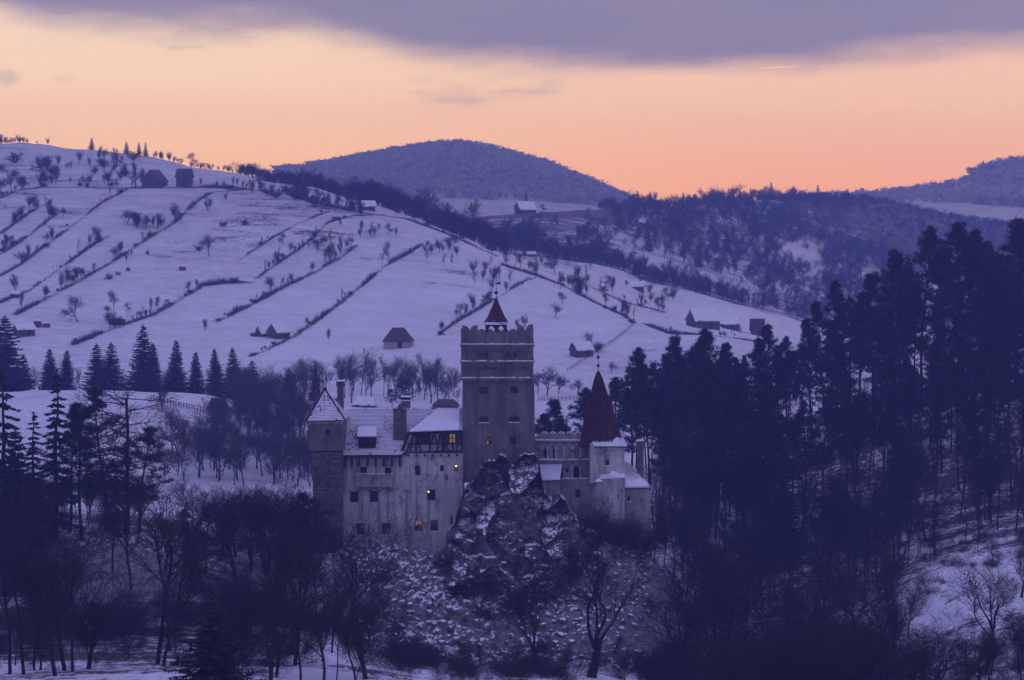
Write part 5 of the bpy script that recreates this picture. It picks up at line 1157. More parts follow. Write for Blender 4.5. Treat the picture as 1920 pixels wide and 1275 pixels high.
# ---- the wooded knoll before the castle
knoll = [(6, 686, 338, SPRUCE_THIN[1:], 1.5, 'drooping dark spruce at the edge of the picture above the knoll'), (101, 690, 340, SPRUCE_THIN[:1], 1.35, 'narrow ragged spruce with a bent tip on the knoll'), (238, 684, 342, LARCH, 1.25, 'ragged larch with long bare boughs on the knoll'), (196, 722, 344, PINE_OPEN[:1], 1.2, 'open crowned pine next to the ragged larch'), (152, 748, 340, PINE_OPEN[1:], 1.1, 'smaller pine between the narrow spruce and the larch'), (60, 770, 345, SPRUCE_THIN[:1], 1.5, 'thin spruce behind the drooping spruce'), (128, 760, 346, PINE[1:2], 1.2, 'bushy pine behind the narrow ragged spruce'), (30, 800, 335, SPRUCE[:1], 1.2, 'dense spruce low under the drooping spruce'), (262, 790, 346, PINE_OPEN[:1], 1.3, 'wide pine leaning out beside the larch')]
for px, pt, Y, pr, wd, lb in knoll:
    g = gpt(px, Y); tree('conifer_tree', sink(g), e_of(pt)*Y-g[2], lb, 'tree', None, pr, RT, wd)
k = 0
kn_env = lambda px: np.interp(px, [-60, 60, 180, 270, 330, 380, 430, 500, 560, 590, 640], [860, 850, 850, 850, 870, 900, 895, 890, 905, 940, 985])
while k < 74:
    px = RT.uniform(-40, 600); Y = RT.choice((RT.uniform(322, 350), RT.uniform(345, 380))); g = gpt(px, Y)
    h = RT.uniform(9, 15); top = to_px(g[0], g[1], g[2]+h)[1]; lim = kn_env(px)+RT.uniform(0, 45)
    if top < lim or RT.random() < .5: h = (e_of(lim)*Y-g[2])
    if h < 4 or h > 19: continue
    if 90 < px < 345 and Y < 350 and RT.random() < .75: continue
    k += 1
    tree('bare_tree', sink(g), h, '%s leafless tree %s of the wooded knoll near the %s' % (size_word(h, 9, 13), 'at the back' if Y > 350 else 'on the front', near_kn(px)), 'tree', 'bare trees on the wooded knoll', BARE_BIG+BARE_TALL, RT, RT.uniform(1.0, 1.35))
for i, (px, pt, Y, wd) in enumerate([(440, 905, 352, 1.2), (500, 890, 350, 1.2), (545, 900, 352, 1.1), (590, 915, 350, 1.0), (365, 895, 350, 1.2), (410, 900, 348, 1.2), (470, 920, 346, 1.2), (525, 930, 346, 1.1)]):
    g = gpt(px, Y); tree('bare_tree', sink(g), e_of(pt)*Y-g[2], 'tall rounded leafless tree, %s from the stone turret in the thicket before it' % ORD[8-i], 'tree', 'rounded trees before the turret', BARE_BIG, RT, wd)
for px, pt, Y, lb in [(580, 915, 350, 'small dark pine tucked against the foot of the stone turret'), (350, 950, 345, 'dark yew like pine in the middle of the thicket'), (560, 985, 338, 'dark conifer below the stone turret'), (385, 990, 335, 'dark conifer in the thicket above the big fir')]:
    g = gpt(px, Y); tree('pine_tree', sink(g), e_of(pt)*Y-g[2], lb, 'tree', None, PINE[3:4], RT, 1.5)
# trunks standing on the snowy foot of the knoll
for i, (px, pt, pb, wd) in enumerate([(14, 1010, 1276, 1.2), (40, 960, 1280, 1.0), (60, 1000, 1270, .8), (100, 980, 1285, 1.2), (118, 960, 1275, 1.2), (133, 985, 1280, .9), (165, 1120, 1270, .7), (292, 940, 1262, 1.2), (304, 990, 1268, .9), (316, 900, 1225, .9), (505, 1000, 1284, 1.2), (516, 1035, 1275, .9), (551, 930, 1255, 1.0), (562, 1080, 1285, 1.0), (605, 1075, 1285, 1.1), (630, 1150, 1280, .9)]):
    Y = np.interp(pb, [1220, 1290], [268, 232]); g = gpt(px, Y)
    tree('bare_tree', sink(g), (e_of(pt)*Y-g[2]), 'bare tree on the snow below the knoll, %s from the outer edge' % ORD[i+1], 'tree', 'bare trees at the foot of the knoll', BARE_TALL+BARE_POLE[:2], RT, 1.3*wd)
g = gpt(392, 205); tree('fir_tree', sink(g), e_of(1102)*205-g[2], 'big dark fir with wide drooping boughs nearest the camera', 'tree', None, SPRUCE_FG, RT, 1.45)
for px, pt, Y, lb in [(545, 1195, 262, 'little dark juniper on the snow below the turret')]:
    g = gpt(px, Y); tree('juniper', g, e_of(pt)*Y-g[2], lb, 'shrub', None, SPRUCE[2:], RT, 1.6)
for i in range(24):
    px = RT.choice((RT.uniform(-20, 340), RT.uniform(430, 530), RT.uniform(600, 700))); Y = RT.uniform(236, 285); g = gpt(px, Y); h = RT.uniform(5, 11)
    tree('bare_tree', sink(g), h, '%s leafless tree on the snow before the knoll, below the %s' % (size_word(h, 7, 9), near_kn(px)), 'tree', 'young trees before the knoll', BARE_TALL+BARE_BIG[:1], RT, RT.uniform(1.0, 1.3))
for i in range(26):
    px = RT.uniform(700, 1080); Y = RT.uniform(262, 300); g = gpt(px, Y)
    tree('shrub', sink(g), RT.uniform(1.5, 4.5), 'dark leafless shrub along the snow strip under the %s' % ('pale wing' if px < 780 else 'wing end' if px < 860 else 'keep' if px < 1005 else 'gallery'), 'shrub', 'shrubs before the rubble wall', BRUSH, RT, RT.uniform(1.2, 1.7))
for i in range(22):
    px = RT.uniform(1690, 1930); Y = RT.uniform(340, 415); g = gpt(px, Y)
    tree('shrub', sink(g), RT.uniform(1.0, 3.2), 'dark %s shrub on the bright snow bank under the %s' % ('low' if Y < 375 else 'small', below(px)), 'shrub', 'shrubs on the snow bank', BRUSH, RT, RT.uniform(1.1, 1.6))
# trees in front of the castle rock
def special_oak():
    lv = grow_tree(4711, H0_=.30, r0=.034, levels=4, n=(4, 9, 6, 4, 2), kids=(2, 1, 2, 2), ang=(.48, .6, .7, .8), ratio=(2.1, .42, .5, .55), wob=.11, lift=.08, rmin=.0012, start=(2, 3, 2, 1))
    tr = lv[0]+lv[1]; cr = lv[2]+lv[3]+lv[4]; Vt, Ft = tubes_np(tr, 7); Vc, Fc = tubes_np(cr, 3); Vt, Vc = unit([Vt, Vc]); return (np_mesh('oak_trunk', Vt, Ft, [M_BARK], smooth=True), np_mesh('oak_crown', Vc, Fc, [M_TWIG]))
OAK = special_oak()
for px, pt, Y, pr, wd, lb in [(1108, 960, 285, [OAK], 1.25, 'big forked leafless tree in front of the castle rock'), (645, 945, 300, BARE_BIG[:1], 1.15, 'leafless tree reaching up before the pale wing of the castle'), (1012, 1035, 290, BARE_BIG[1:2], .95, 'slender forked tree beside the big forked tree'), (692, 1075, 288, BARE_TALL[:1], 1.3, 'thin leafless tree below the downpipe of the wing'), (1282, 1005, 300, BARE_TALL[1:2], 1.3, 'slim tree at the outer foot of the castle rock'), (1330, 1010, 305, BARE_TALL[2:3], 1.3, 'slim tree beyond the outer foot of the castle rock'), (1375, 990, 320, BARE_BIG[2:], 1.1, 'spreading bare tree at the mouth of the ravine'), (620, 1060, 280, BARE_TALL[3:4], 1.3, 'thin tree left standing close to the tree before the pale wing'), (735, 1120, 284, BARE_BIG[2:], .9, 'small bare tree in front of the rubble slope')]:
    lb = lb.replace(' left', ''); g = gpt(px, Y); tree('bare_tree', sink(g), e_of(pt)*Y-g[2], lb, 'tree', None, pr, RT, wd)
for i in range(26):
    px = RT.uniform(600, 1280); Y = RT.uniform(280, 330) if RT.random() < .6 else RT.uniform(330, 352); g = gpt(px, Y); h = RT.uniform(2.0, 6.5)
    tree('shrub', sink(g), h, 'leafless shrub on the %s rubble slope under the %s' % ('lower' if Y < 330 else 'upper', 'pale wing' if px < 860 else 'keep' if px < 1005 else 'gallery' if px < 1110 else 'red cone roof' if px < 1172 else 'end house'), 'shrub', 'shrubs under the castle rock', BRUSH+BARE_TALL, RT, RT.uniform(.9, 1.3))
for px, pt, Y in [(1085, 925, 357), (1105, 930, 357.2), (1140, 945, 356.4), (1165, 950, 356), (1200, 965, 356), (1070, 940, 356), (1185, 960, 357), (1125, 950, 356)]:
    g = gpt(px, Y); tree('shrub', sink(g), max(2.5, e_of(pt)*Y-g[2]), 'dark leafless bush against the castle walls under the %s' % ('gallery' if px < 1090 else 'bastion pier' if px < 1135 else 'bastion' if px < 1172 else 'end house'), 'shrub', 'bushes against the castle walls', BRUSH, RT, 1.2)

for px, Y in [(868, 347), (890, 345), (915, 344.5), (1010, 346), (1040, 347), (1062, 349), (1085, 350), (955, 343.5), (985, 344), (850, 350)]:
    g = gpt(px, Y); tree('shrub', sink(g), RT.uniform(3, 6), 'twiggy shrub at the foot of the crag under the %s' % ('keep corner' if px < 900 else 'middle of the keep' if px < 1000 else 'gallery'), 'shrub', 'shrubs at the crag foot', BRUSH, RT, RT.uniform(.9, 1.3))
# ---- undergrowth: one tangle of twigs over the wood floor (uncountable)
def scatter_stuff(name, pts, meshes, label, seed=1):
    """Joins many small plants into one mesh: pts (x, y, z, h, width)."""
    R = np.random.RandomState(seed); Vs, Fs, off = [], [], 0
    data = []
    for me in meshes:
        n = len(me.vertices); a = np.empty(n*3, np.float32); me.vertices.foreach_get('co', a); f = np.empty(len(me.loops), np.int32); me.loops.foreach_get('vertex_index', f); k = me.polygons[0].loop_total; data.append((a.reshape(-1, 3), f.reshape(-1, k)))
    for x, y, z, h, wd in pts:
        a, f = data[R.randint(len(data))]; t = R.uniform(0, 6.28); c, s = cos(t), sin(t)
        V = np.stack([(a[:, 0]*c-a[:, 1]*s)*h*wd+x, (a[:, 0]*s+a[:, 1]*c)*h*wd+y, a[:, 2]*h+z], 1); Vs.append(V); Fs.append(f+off); off += len(V)
    o = link(name, np_mesh(name, np.concatenate(Vs), np.concatenate(Fs), [meshes[0].materials[0]])); return tag(o, label, kind='stuff')
THICK = [one_mesh_proto('thicket_tree', 421+i, M_TWIG, solid=0, H0_=.82, r0=.011, levels=3, n=(10, 5, 3, 2), kids=(2, 2, 3), ang=(.5, .65, .75), ratio=(.36, .5, .5), wob=.05, lift=.07, rmin=.0020, start=(4, 1, 0))[0] for i in range(5)]
scatter_stuff('thicket', thicket, THICK, 'fine leafless thicket filling the lower slope between the pines', 3)
SMALL = [one_mesh_proto('twig_tuft', 401+i, M_TWIG, solid=-1, H0_=.2, r0=.012, levels=2, n=(2, 3, 2), kids=(6, 3), ang=(.75, .6), ratio=(4, .5), wob=.16, lift=.05, rmin=.005, start=(0, 0))[0] for i in range(4)]
pts = []
for i in range(3900):
    r = RT.random() if i < 3400 else 9
    if r < .45: px, Y = RT.uniform(-60, 590), RT.uniform(292, 372)
    elif r < .85: px, Y = RT.uniform(1210, 1990), RT.uniform(290, 440)
    elif r == 9: px, Y = RT.choice((RT.uniform(-60, 350), RT.uniform(420, 540), RT.uniform(640, 1000))), RT.uniform(240, 296)
    else: px, Y = RT.uniform(1330, 1990), RT.uniform(240, 300)
    if (abs(px-1810) < 105 and 325 < Y < 415 or 100 < px < 330 and 320 < Y < 352) and RT.random() < .7: continue
    g = gpt(px, Y); pts.append((g[0], g[1], g[2]-.15, RT.uniform(.8, 3.0), RT.uniform(.8, 1.3)))
scatter_stuff('undergrowth', pts, SMALL, 'tangled leafless undergrowth on the wood floor')
# ------------------------------------------------------------------ the snowy hill: hedges, trees, barns
RH = random.Random(99)
HEDGES = [  # phrase, points in photo pixels, trees (n, hmin, hmax px), shrubs n
 ('short hedge below the orchard', [(0, 518), (38, 496), (121, 434), (193, 379), (238, 355)], (9, 20, 34), 10, .8),
 ('hedge between the orchard hedge and terrace', [(0, 568), (55, 544), (138, 486), (172, 461), (204, 441)], (9, 14, 38), 10, .8),
 ('long hedge running up to the dark house on the terrace', [(28, 591), (103, 551), (166, 517), (214, 489), (276, 448), (328, 417), (373, 375), (400, 360), (459, 356)], (15, 22, 44), 14, 1.0),
 ('hedge curving past the log hut', [(138, 646), (221, 613), (286, 591), (331, 565), (380, 536), (420, 531), (473, 529)], (14, 18, 38), 16, 1.2),
 ('hedge rising from the utility pole to the upper pasture', [(480, 523), (517, 496), (558, 469), (585, 446), (612, 419), (632, 412), (666, 404), (720, 402)], (7, 16, 34), 10, .7),
 ('hedge above the haystack farm', [(407, 603), (449, 582), (494, 560), (534, 538), (585, 513), (625, 490), (639, 481), (669, 459)], (14, 20, 44), 12, 1.1),
 ('longest hedge climbing from the haystack farm to the ridge', [(470, 668), (497, 657), (551, 631), (602, 596), (639, 567), (686, 530), (720, 500), (764, 476), (791, 459)], (8, 12, 30), 12, 1.0),
 ('hedge climbing past the keep spire', [(818, 630), (855, 604), (895, 581), (940, 553), (983, 527), (1003, 520)], (10, 22, 40), 6, .8),
 ('lane hedge along the ridge down to the farmhouses', [(940, 497), (1003, 516), (1052, 534), (1105, 563), (1171, 593), (1187, 605)], (18, 20, 42), 10, 1.0),
 ('upper lane hedge beside the ridge road', [(1080, 525), (1105, 537), (1171, 567), (1246, 586)], (7, 18, 34), 8, .8),
 ('hedge around the lowest ridge field', [(1204, 606), (1256, 626), (1330, 628), (1415, 640)], (5, 12, 24), 8, .7),
 ('short hedge on the outermost slope', [(0, 439), (30, 418), (55, 400), (69, 392)], (6, 18, 34), 5, .7),
 ('hedge beside the outermost orchard', [(0, 477), (35, 455), (69, 430), (103, 403)], (7, 16, 34), 7, .8),
 ('terrace hedge under the dark house', [(0, 372), (35, 356), (86, 351), (241, 353), (390, 351), (500, 358)], (24, 16, 40), 26, 1.1),
 ('thin hedge crossing the middle pasture', [(450, 486), (511, 446), (558, 419), (615, 397)], (2, 8, 14), 6, .5),
 ('hedge along the pasture below the ridge wood', [(520, 355), (560, 372), (620, 388), (690, 400), (760, 410), (840, 440), (930, 480)], (26, 18, 40), 20, 1.0),
]
def poly_pts(pts, step=1.0):
    out = []
    for (a, b), (c, d) in zip(pts[:-1], pts[1:]):
        n = max(1, int(sqrt((c-a)**2+(d-b)**2)/step)); out += [(a+(c-a)*k/n, b+(d-b)*k/n) for k in range(n)]
    return out+[pts[-1]]
def hill(px, py): return place(px, py, 800, 1310)
for ph, pts, (nt_, h0, h1), ns, wd in HEDGES:
    R = np.random.RandomState(len(ph)*7+nt_); tri, F3 = [], []
    W_ = [hill(a, b) for a, b in poly_pts(pts, 2.2)]
    for p in W_:
        for k in range(24):
            c = np.array(p)+np.array((R.normal()*.55*wd, R.normal()*.8*wd, 0)); h = R.uniform(.4, 1.9)*wd*max(.12, .65+1.9*vnoise(np.array([p[0]]), np.array([p[1]]), 11.0, 5)[0]); d = np.array((R.normal()*.5, R.normal()*.5, h)); s = np.array((R.normal(), R.normal(), R.normal()*.5))*.08
            i = len(tri); tri += [c-s-(0, 0, .2), c+s-(0, 0, .2), c+d]; F3.append((i, i+1, i+2))
    o = np.array(W_[len(W_)//2]); ob = link('hedgerow', np_mesh('hedgerow', np.array(tri)-o, np.array(F3), [M_HEDGE])); ob.location = o
    tag(ob, ('dark winter '+ph) if 'hedge' in ph else ph, 'hedge', 'field hedges on the hill')
    cl_ = [RH.uniform(0.03, .97) for _ in range(max(2, nt_//3))]; ts = sorted(min(.998, max(0, RH.choice(cl_)+RH.gauss(0, .035))) if RH.random() < .75 else RH.uniform(0, .999) for _ in range(int(nt_*1.5))); full = poly_pts(pts, 1.0)
    for i, t in enumerate(ts):
        a, b = full[int(t*len(full))]; p = hill(a+RH.uniform(-4, 4), b-RH.uniform(0, 4)); h = (h0*.7+(h1*1.05-h0*.7)*RH.random()**1.4)*p[1]/F
        tree('hedgerow_tree', sink(p), h, '%s leafless tree along the %s' % (ORD[i+1], ph.replace('long ', '').replace('short ', '')), 'tree', 'trees in the field hedges', HILL_TALL+HILL_ROUND if RH.random() < .8 else BIRCH, RH, RH.uniform(.55, 1.3), RH.gauss(0, .08))
    for i in range(max(1, ns//3)):
        a, b = full[RH.randrange(len(full))]; p = hill(a+RH.uniform(-5, 5), b+RH.uniform(-4, 1)); h = RH.uniform(6, 14)*p[1]/F
        tree('hedgerow_shrub', sink(p), h, 'small leafless shrub in the %s' % ph, 'shrub', 'shrubs in the field hedges', HILL_BUSH, RH, RH.uniform(.8, 1.4))
# lone trees that stand out
for px, py, h, pr, wd, lb in [
 (146, 604, 58, HILL_ROUND[:1], 1.25, 'large lone leafless tree on the open slope above the log hut'), (393, 481, 48, HILL_ROUND[1:2], 1.0, 'lone round headed tree on the middle of the pasture'), (727, 500, 56, BIRCH[:1], 1.1, 'tall pale birch beside the longest hedge'), (716, 501, 50, BIRCH[1:2], 1.1, 'pale birch leaning from the longest hedge'),
 (213, 580, 42, HILL_ROUND[2:3], .9, 'bent fruit tree above the log hut'), (203, 592, 24, HILL_ROUND[3:], 1.1, 'small fruit tree just above the roof of the log hut'), (237, 585, 22, HILL_ROUND[:1], 1.1, 'small fruit tree beside the roof of the log hut'), (28, 546, 36, HILL_TALL[:1], 1.1, 'thin tree beside the small field shed'), (1042, 596, 32, HILL_ROUND[1:2], 1.0, 'small tree in the field right above the keep battlements'), (1054, 570, 28, HILL_ROUND[2:3], 1.3, 'bushy tree at the lane above the field'), (984, 613, 30, HILL_TALL[1:2], 1.2, 'slim tree beside the keep spire'), (970, 616, 22, HILL_TALL[2:3], 1.0, 'faint small tree near the keep spire'),
 (1104, 655, 38, HILL_ROUND[:1], 1.1, 'round bare tree behind the snow roofed field shed'), (1117, 660, 24, HILL_BUSH[:1], 1.1, 'dark bush beside the snow roofed field shed'), (827, 625, 28, HILL_ROUND[3:], 1.0, 'round bush like tree at the end of the hedge by the keep'), (618, 641, 30, HILL_TALL[3:], 1.0, 'thin young tree on the slope beside the hip roofed barn'), (1233, 584, 34, HILL_ROUND[:1], 1.0, 'lone tree by the ridge lane before the farmhouses'), (1146, 700, 26, HILL_ROUND[1:2], 1.1, 'twisted fruit tree below the snow roofed field shed'), (423, 376, 18, HILL_TALL[:1], 1.0, 'small tree on the upper pasture by the terrace end'), (389, 395, 32, HILL_TALL[1:2], 1.3, 'tree standing on the bend of the terrace hedge'), (385, 619, 26, HILL_TALL[2:3], 1.0, 'thin tree beside the spruces below the pasture'), (848, 504, 34, BIRCH[:1], 1.0, 'slanted birch in the upper field'), (831, 504, 32, BIRCH[1:2], 1.0, 'straight birch in the upper field'), (800, 497, 40, BIRCH[2:], 1.2, 'birch cluster at the end of the upper field')]:
    p = hill(px, py); tree('field_tree', sink(p), h*p[1]/F, lb, 'tree', None, pr, RH, wd)
for px, py, h, lb in [(459, 422, 14, 'dark shrub alone on the upper pasture'), (418, 425, 14, 'pale round shrub left of the dark pasture shrub'), (372, 470, 12, 'low shrub beside the lone round headed tree'), (205, 523, 14, 'stump like bush below the long terrace hedge'), (222, 515, 9, 'tiny bush in the open field'), (240, 508, 10, 'small bush in the open field higher up'), (277, 476, 9, 'small dark bush on the smooth pasture')]:
    p = hill(px, py); tree('field_shrub', sink(p), h*p[1]/F, lb.replace('left of', 'next to'), 'shrub', None, HILL_BUSH, RH, 1.1)
for i in range(42):                                                           # orchard on the top terrace
    px, py = RH.uniform(-10, 260), RH.uniform(300, 349); p = hill(px, py); tree('orchard_tree', sink(p), RH.uniform(14, 34)*p[1]/F, '%s leafless fruit tree on the upper terrace %s' % ('lower' if py > 325 else 'upper', 'near its outer end' if px < 70 else 'above the terrace hedge' if px < 160 else 'beside the gabled farmhouse'), 'tree', 'fruit trees on the upper terrace', HILL_ROUND+HILL_BUSH+HILL_TALL, RH, RH.uniform(.9, 1.3))
for i in range(26):
    px = RH.uniform(470, 680); py = np.interp(px, [470, 560, 680], [352, 372, 398])+RH.uniform(-6, 10); p = hill(px, py); tree('field_tree', sink(p), RH.uniform(14, 34)*p[1]/F, 'leafless tree in the loose clump on the shoulder of the hill', 'tree', 'loose trees on the hill shoulder', HILL_ROUND+HILL_TALL+HILL_BUSH, RH, 1.1)
for i in range(120):                                                           # groves inside the fields
    a, b, s, t = RH.choice([(1060, 505, 90, 18), (1130, 545, 70, 14), (1010, 490, 60, 14), (1230, 565, 60, 12), (850, 470, 60, 14), (600, 470, 60, 16), (690, 440, 60, 14), (815, 470, 50, 18), (270, 425, 40, 8), (220, 480, 40, 14), (80, 395, 40, 14), (910, 520, 40, 16)]); p = hill(a+RH.gauss(0, s*.5), b+RH.gauss(0, t*.5)); tree('field_tree', sink(p), RH.uniform(14, 36)*p[1]/F, '%s leafless tree in the loose grove %s' % (size_word(i % 3, 1, 1.5), 'near the outer hedges' if a < 400 else 'above the keep spire' if a > 800 and a < 920 else 'along the ridge lane' if a > 1000 else 'in the middle fields'), 'tree', 'groves between the fields', HILL_ROUND+HILL_TALL+BIRCH, RH, 1.1)
# the skyline of the hill
def crest(px, Y0, Y1):
    u = u_of(px, 330); i = int(np.searchsorted(UG, u)-1); e = ZZ[:, i]/YG; idx = np.nonzero((YG >= Y0) & (YG <= Y1))[0]; j = idx[int(np.argmax(e[idx]))]; return (u*YG[j], YG[j], ground(u*YG[j], YG[j]))
for px, h, lb in [(172, 24, 'first dark spruce on the skyline of the hill, standing alone'), (238, 25, 'second dark spruce on the skyline of the hill'), (261, 27, 'third dark spruce on the skyline, touching its neighbour'), (273, 28, 'fourth dark spruce on the skyline, last of the four')]:
    p = crest(px, 1200, 1330); tree('spruce_tree', sink(p), h*p[1]/F, lb, 'tree', 'four spruces on the skyline', SPRUCE_FAR, RH, 1.5 if px in (172, 238) else 1.15)
for px, h in [(4, 22), (12, 16), (22, 14), (34, 18), (42, 12), (52, 9), (70, 8), (90, 18), (213, 12), (220, 10), (293, 18), (303, 20), (318, 20), (327, 16), (356, 32), (378, 14), (388, 14), (400, 14), (410, 12), (428, 12), (436, 9)] + [(RH.uniform(-5, 60), RH.uniform(8, 20)) for q in range(16)] + [(RH.uniform(285, 450), RH.uniform(6, 16)) for q in range(26)]:
    p = crest(px, 1200, 1330); tree('skyline_tree', sink(p), h*p[1]/F, ('largest round leafless tree on the skyline, above the dark house' if px == 356 else 'small leafless tree on the skyline of the snowy hill'), 'tree', None if px == 356 else 'small trees on the skyline', HILL_ROUND[:2] if px == 356 else HILL_FAN+HILL_ROUND[:1], RH, 1.1)
for i, px in enumerate(np.linspace(452, 1010, 170)):
    px = px+RH.uniform(-3, 3); p = crest(px, 1080, 1300); Y = p[1]+RH.uniform(8, 45); g = gpt(px, Y); hv = np.interp(px, [450, 520, 600, 650, 700, 740, 800, 860, 900, 1010], [24, 26, 30, 34, 46, 40, 44, 44, 46, 50])*RH.uniform(.65, 1.1)+10
    tree('ridge_tree', sink(g), hv*Y/F, '%s leafless tree in the wood belt behind the ridge, %s' % ('tall' if hv > 42 else 'low', 'at its start' if px < 560 else 'before the broad crowned tree' if px < 705 else 'before the tall rounded tree' if px < 795 else 'past the tall rounded tree' if px < 890 else 'at its lower end'), 'tree', 'wood belt behind the ridge', HILL_ROUND+HILL_TALL+BIRCH[:1], RH, 1.25)
for px, pt, wd, lb in [(705, 331, 1.2, 'broad crowned tree standing out of the ridge wood belt'), (728, 336, 1.0, 'twin of the broad crowned tree in the ridge wood belt'), (795, 342, 1.0, 'tall rounded tree standing out of the ridge wood belt'), (886, 364, .9, 'lone tree with a small head above the ridge wood belt'), (628, 338, 1.0, 'dense tree at the start of the ridge wood belt'), (470, 317, 1.2, 'bushy tree at the upper end of the ridge wood belt')]:
    p = crest(px, 1080, 1300); Y = p[1]+14; g = gpt(px, Y); tree('ridge_tree', sink(g), e_of(pt)*Y-g[2], lb, 'tree', None, HILL_ROUND[:2], RH, wd)
for i, (px, pt) in enumerate([(553, 322), (546, 326), (660, 344), (676, 342), (838, 378)]):
    p = crest(px, 1080, 1300); Y = p[1]+12; g = gpt(px, Y); tree('spruce_tree', sink(g), e_of(pt)*Y-g[2], '%s dark conifer in the ridge wood belt counted downhill' % ORD[i+1], 'tree', 'conifers in the ridge belt', SPRUCE_FAR, RH, 1.2)

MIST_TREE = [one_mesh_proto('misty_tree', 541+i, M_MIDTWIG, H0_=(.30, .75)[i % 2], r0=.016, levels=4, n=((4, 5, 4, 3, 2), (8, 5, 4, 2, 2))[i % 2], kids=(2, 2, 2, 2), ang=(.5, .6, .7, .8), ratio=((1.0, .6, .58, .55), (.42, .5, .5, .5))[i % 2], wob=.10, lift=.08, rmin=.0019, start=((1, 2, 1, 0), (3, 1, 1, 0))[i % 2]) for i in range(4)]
# row of spruces and misty trees in the hollow between meadow and hill
for i, (px, pt, Y, wd) in enumerate([(12, 589, 700, 1.3), (-14, 575, 705, 1.2), (45, 660, 712, 1.1), (95, 650, 715, 1.2), (124, 653, 712, 1.1), (184, 640, 716, 1.1), (208, 638, 712, 1.1), (268, 605, 700, 1.05), (284, 640, 714, 1.2), (330, 634, 705, 1.05), (367, 656, 705, 1.1), (407, 650, 700, 1.0), (440, 648, 704, 1.0), (471, 672, 700, 1.2), (494, 712, 690, 1.2), (505, 708, 706, 1.1), (540, 686, 700, 1.1), (592, 684, 712, 1.1), (566, 730, 695, 1.2)]):
    g = gpt(px, Y); tree('spruce_tree', sink(g, .6), e_of(pt)*Y-g[2], '%s spruce from the outer end of the row along the hollow behind the meadow' % ORD[i+1], 'tree', 'spruces in the hollow behind the meadow', SPRUCE, RH, wd*1.3)
for px, pt, wd, lb in [(758, 708, 2.0, 'broad dark conifer in the mist behind the long roof'), (735, 728, 1.8, 'lower dark conifer in the mist behind the broad one')]:
    g = gpt(px, 690); tree('conifer_tree', sink(g), e_of(pt)*690-g[2], lb, 'tree', None, PINE[3:4], RH, wd)
for i in range(100):
    px = RH.choice((RH.uniform(-20, 480), RH.uniform(500, 860), RH.uniform(540, 860))); Y = RH.uniform(700, 790); g = gpt(px, Y); pt = np.interp(px, [30, 160, 260, 480, 560, 680, 830, 870], [668, 660, 665, 690, 665, 650, 668, 690])+RH.uniform(-4, 50)
    tree('misty_tree', sink(g), max(5, e_of(pt)*Y-g[2]), '%s leafless tree in the misty hollow %s' % ('taller' if pt < 680 else 'shorter', 'among the row of spruces' if px < 500 else 'behind the small turret' if px < 650 else 'behind the long roof' if px < 760 else 'beside the keep'), 'tree', 'misty trees at the foot of the hill', BIRCH+MIST_TREE+MIST_TREE, RH, 1.1)
for i, (px, pt) in enumerate([(570, 662), (600, 668), (678, 648), (695, 662), (720, 660), (800, 655), (815, 660), (828, 668), (780, 668), (640, 676)]):
    Y = 745; g = gpt(px, Y); tree('birch_tree', sink(g), e_of(pt)*Y-g[2], '%s tall thin birch of the misty row behind the castle roofs, counted towards the keep' % ORD[i+1], 'tree', 'birches behind the roofs', BIRCH, RH, 1.3)
for px, pt, Y, lb in [(1025, 680, 760, 'large bare tree in the mist just past the keep'), (1008, 690, 765, 'bare tree in the mist hard against the keep'), (1048, 695, 770, 'round bare tree in the mist by the field fence'), (1085, 705, 765, 'small fruit tree by the field fence')]:
    g = gpt(px, Y); tree('misty_tree', sink(g), e_of(pt)*Y-g[2], lb, 'tree', None, HILL_ROUND, RH, 1.1)
for i in range(175):                                                           # scrubby hollow below the meadow
    px = RH.uniform(300, 592); Y = RH.uniform(540, 660); g = gpt(px, Y); h = RH.uniform(6, 12.5)
    if px < 400 and Y > 575 or px < 430 and Y > 610: continue
    tree('misty_tree', sink(g), h, '%s leafless tree in the misty hollow %s' % (size_word(h, 8, 10.5), ('nearest ' if Y < 570 else 'farther back ' if Y > 620 else '')+('by the meadow edge' if px < 400 else 'below the meadow hut' if px < 450 else 'midway to the turret' if px < 490 else 'short of the turret' if px < 535 else 'close behind the turret')), 'tree', 'misty trees beside the meadow', MIST_TREE, RH, 1.3)
for px, pt, Y, lb in [(303, 680, 610, 'thin pole like young tree at the edge of the meadow'), (345, 780, 570, 'slender bare tree in the middle of the meadow'), (355, 738, 628, 'small fruit tree by the meadow fence'), (380, 742, 624, 'gnarled fruit tree by the meadow fence')]:
    g = gpt(px, Y); tree('meadow_tree', sink(g), e_of(pt)*Y-g[2], lb, 'tree', None, HILL_TALL, RH, .9)

MIDW = [one_mesh_proto('mid_tree', 521+i, M_MIDTWIG, solid=-1, H0_=(.35, .8)[i % 2], r0=.02, levels=3, n=((3, 3, 2, 2), (6, 3, 2, 2))[i % 2], kids=(3, 2, 2), ang=(.6, .65, .7), ratio=((.95, .6, .6), (.32, .5, .5))[i % 2], wob=.12, lift=.08, rmin=.009, start=(0, 0, 0))[0] for i in range(6)]
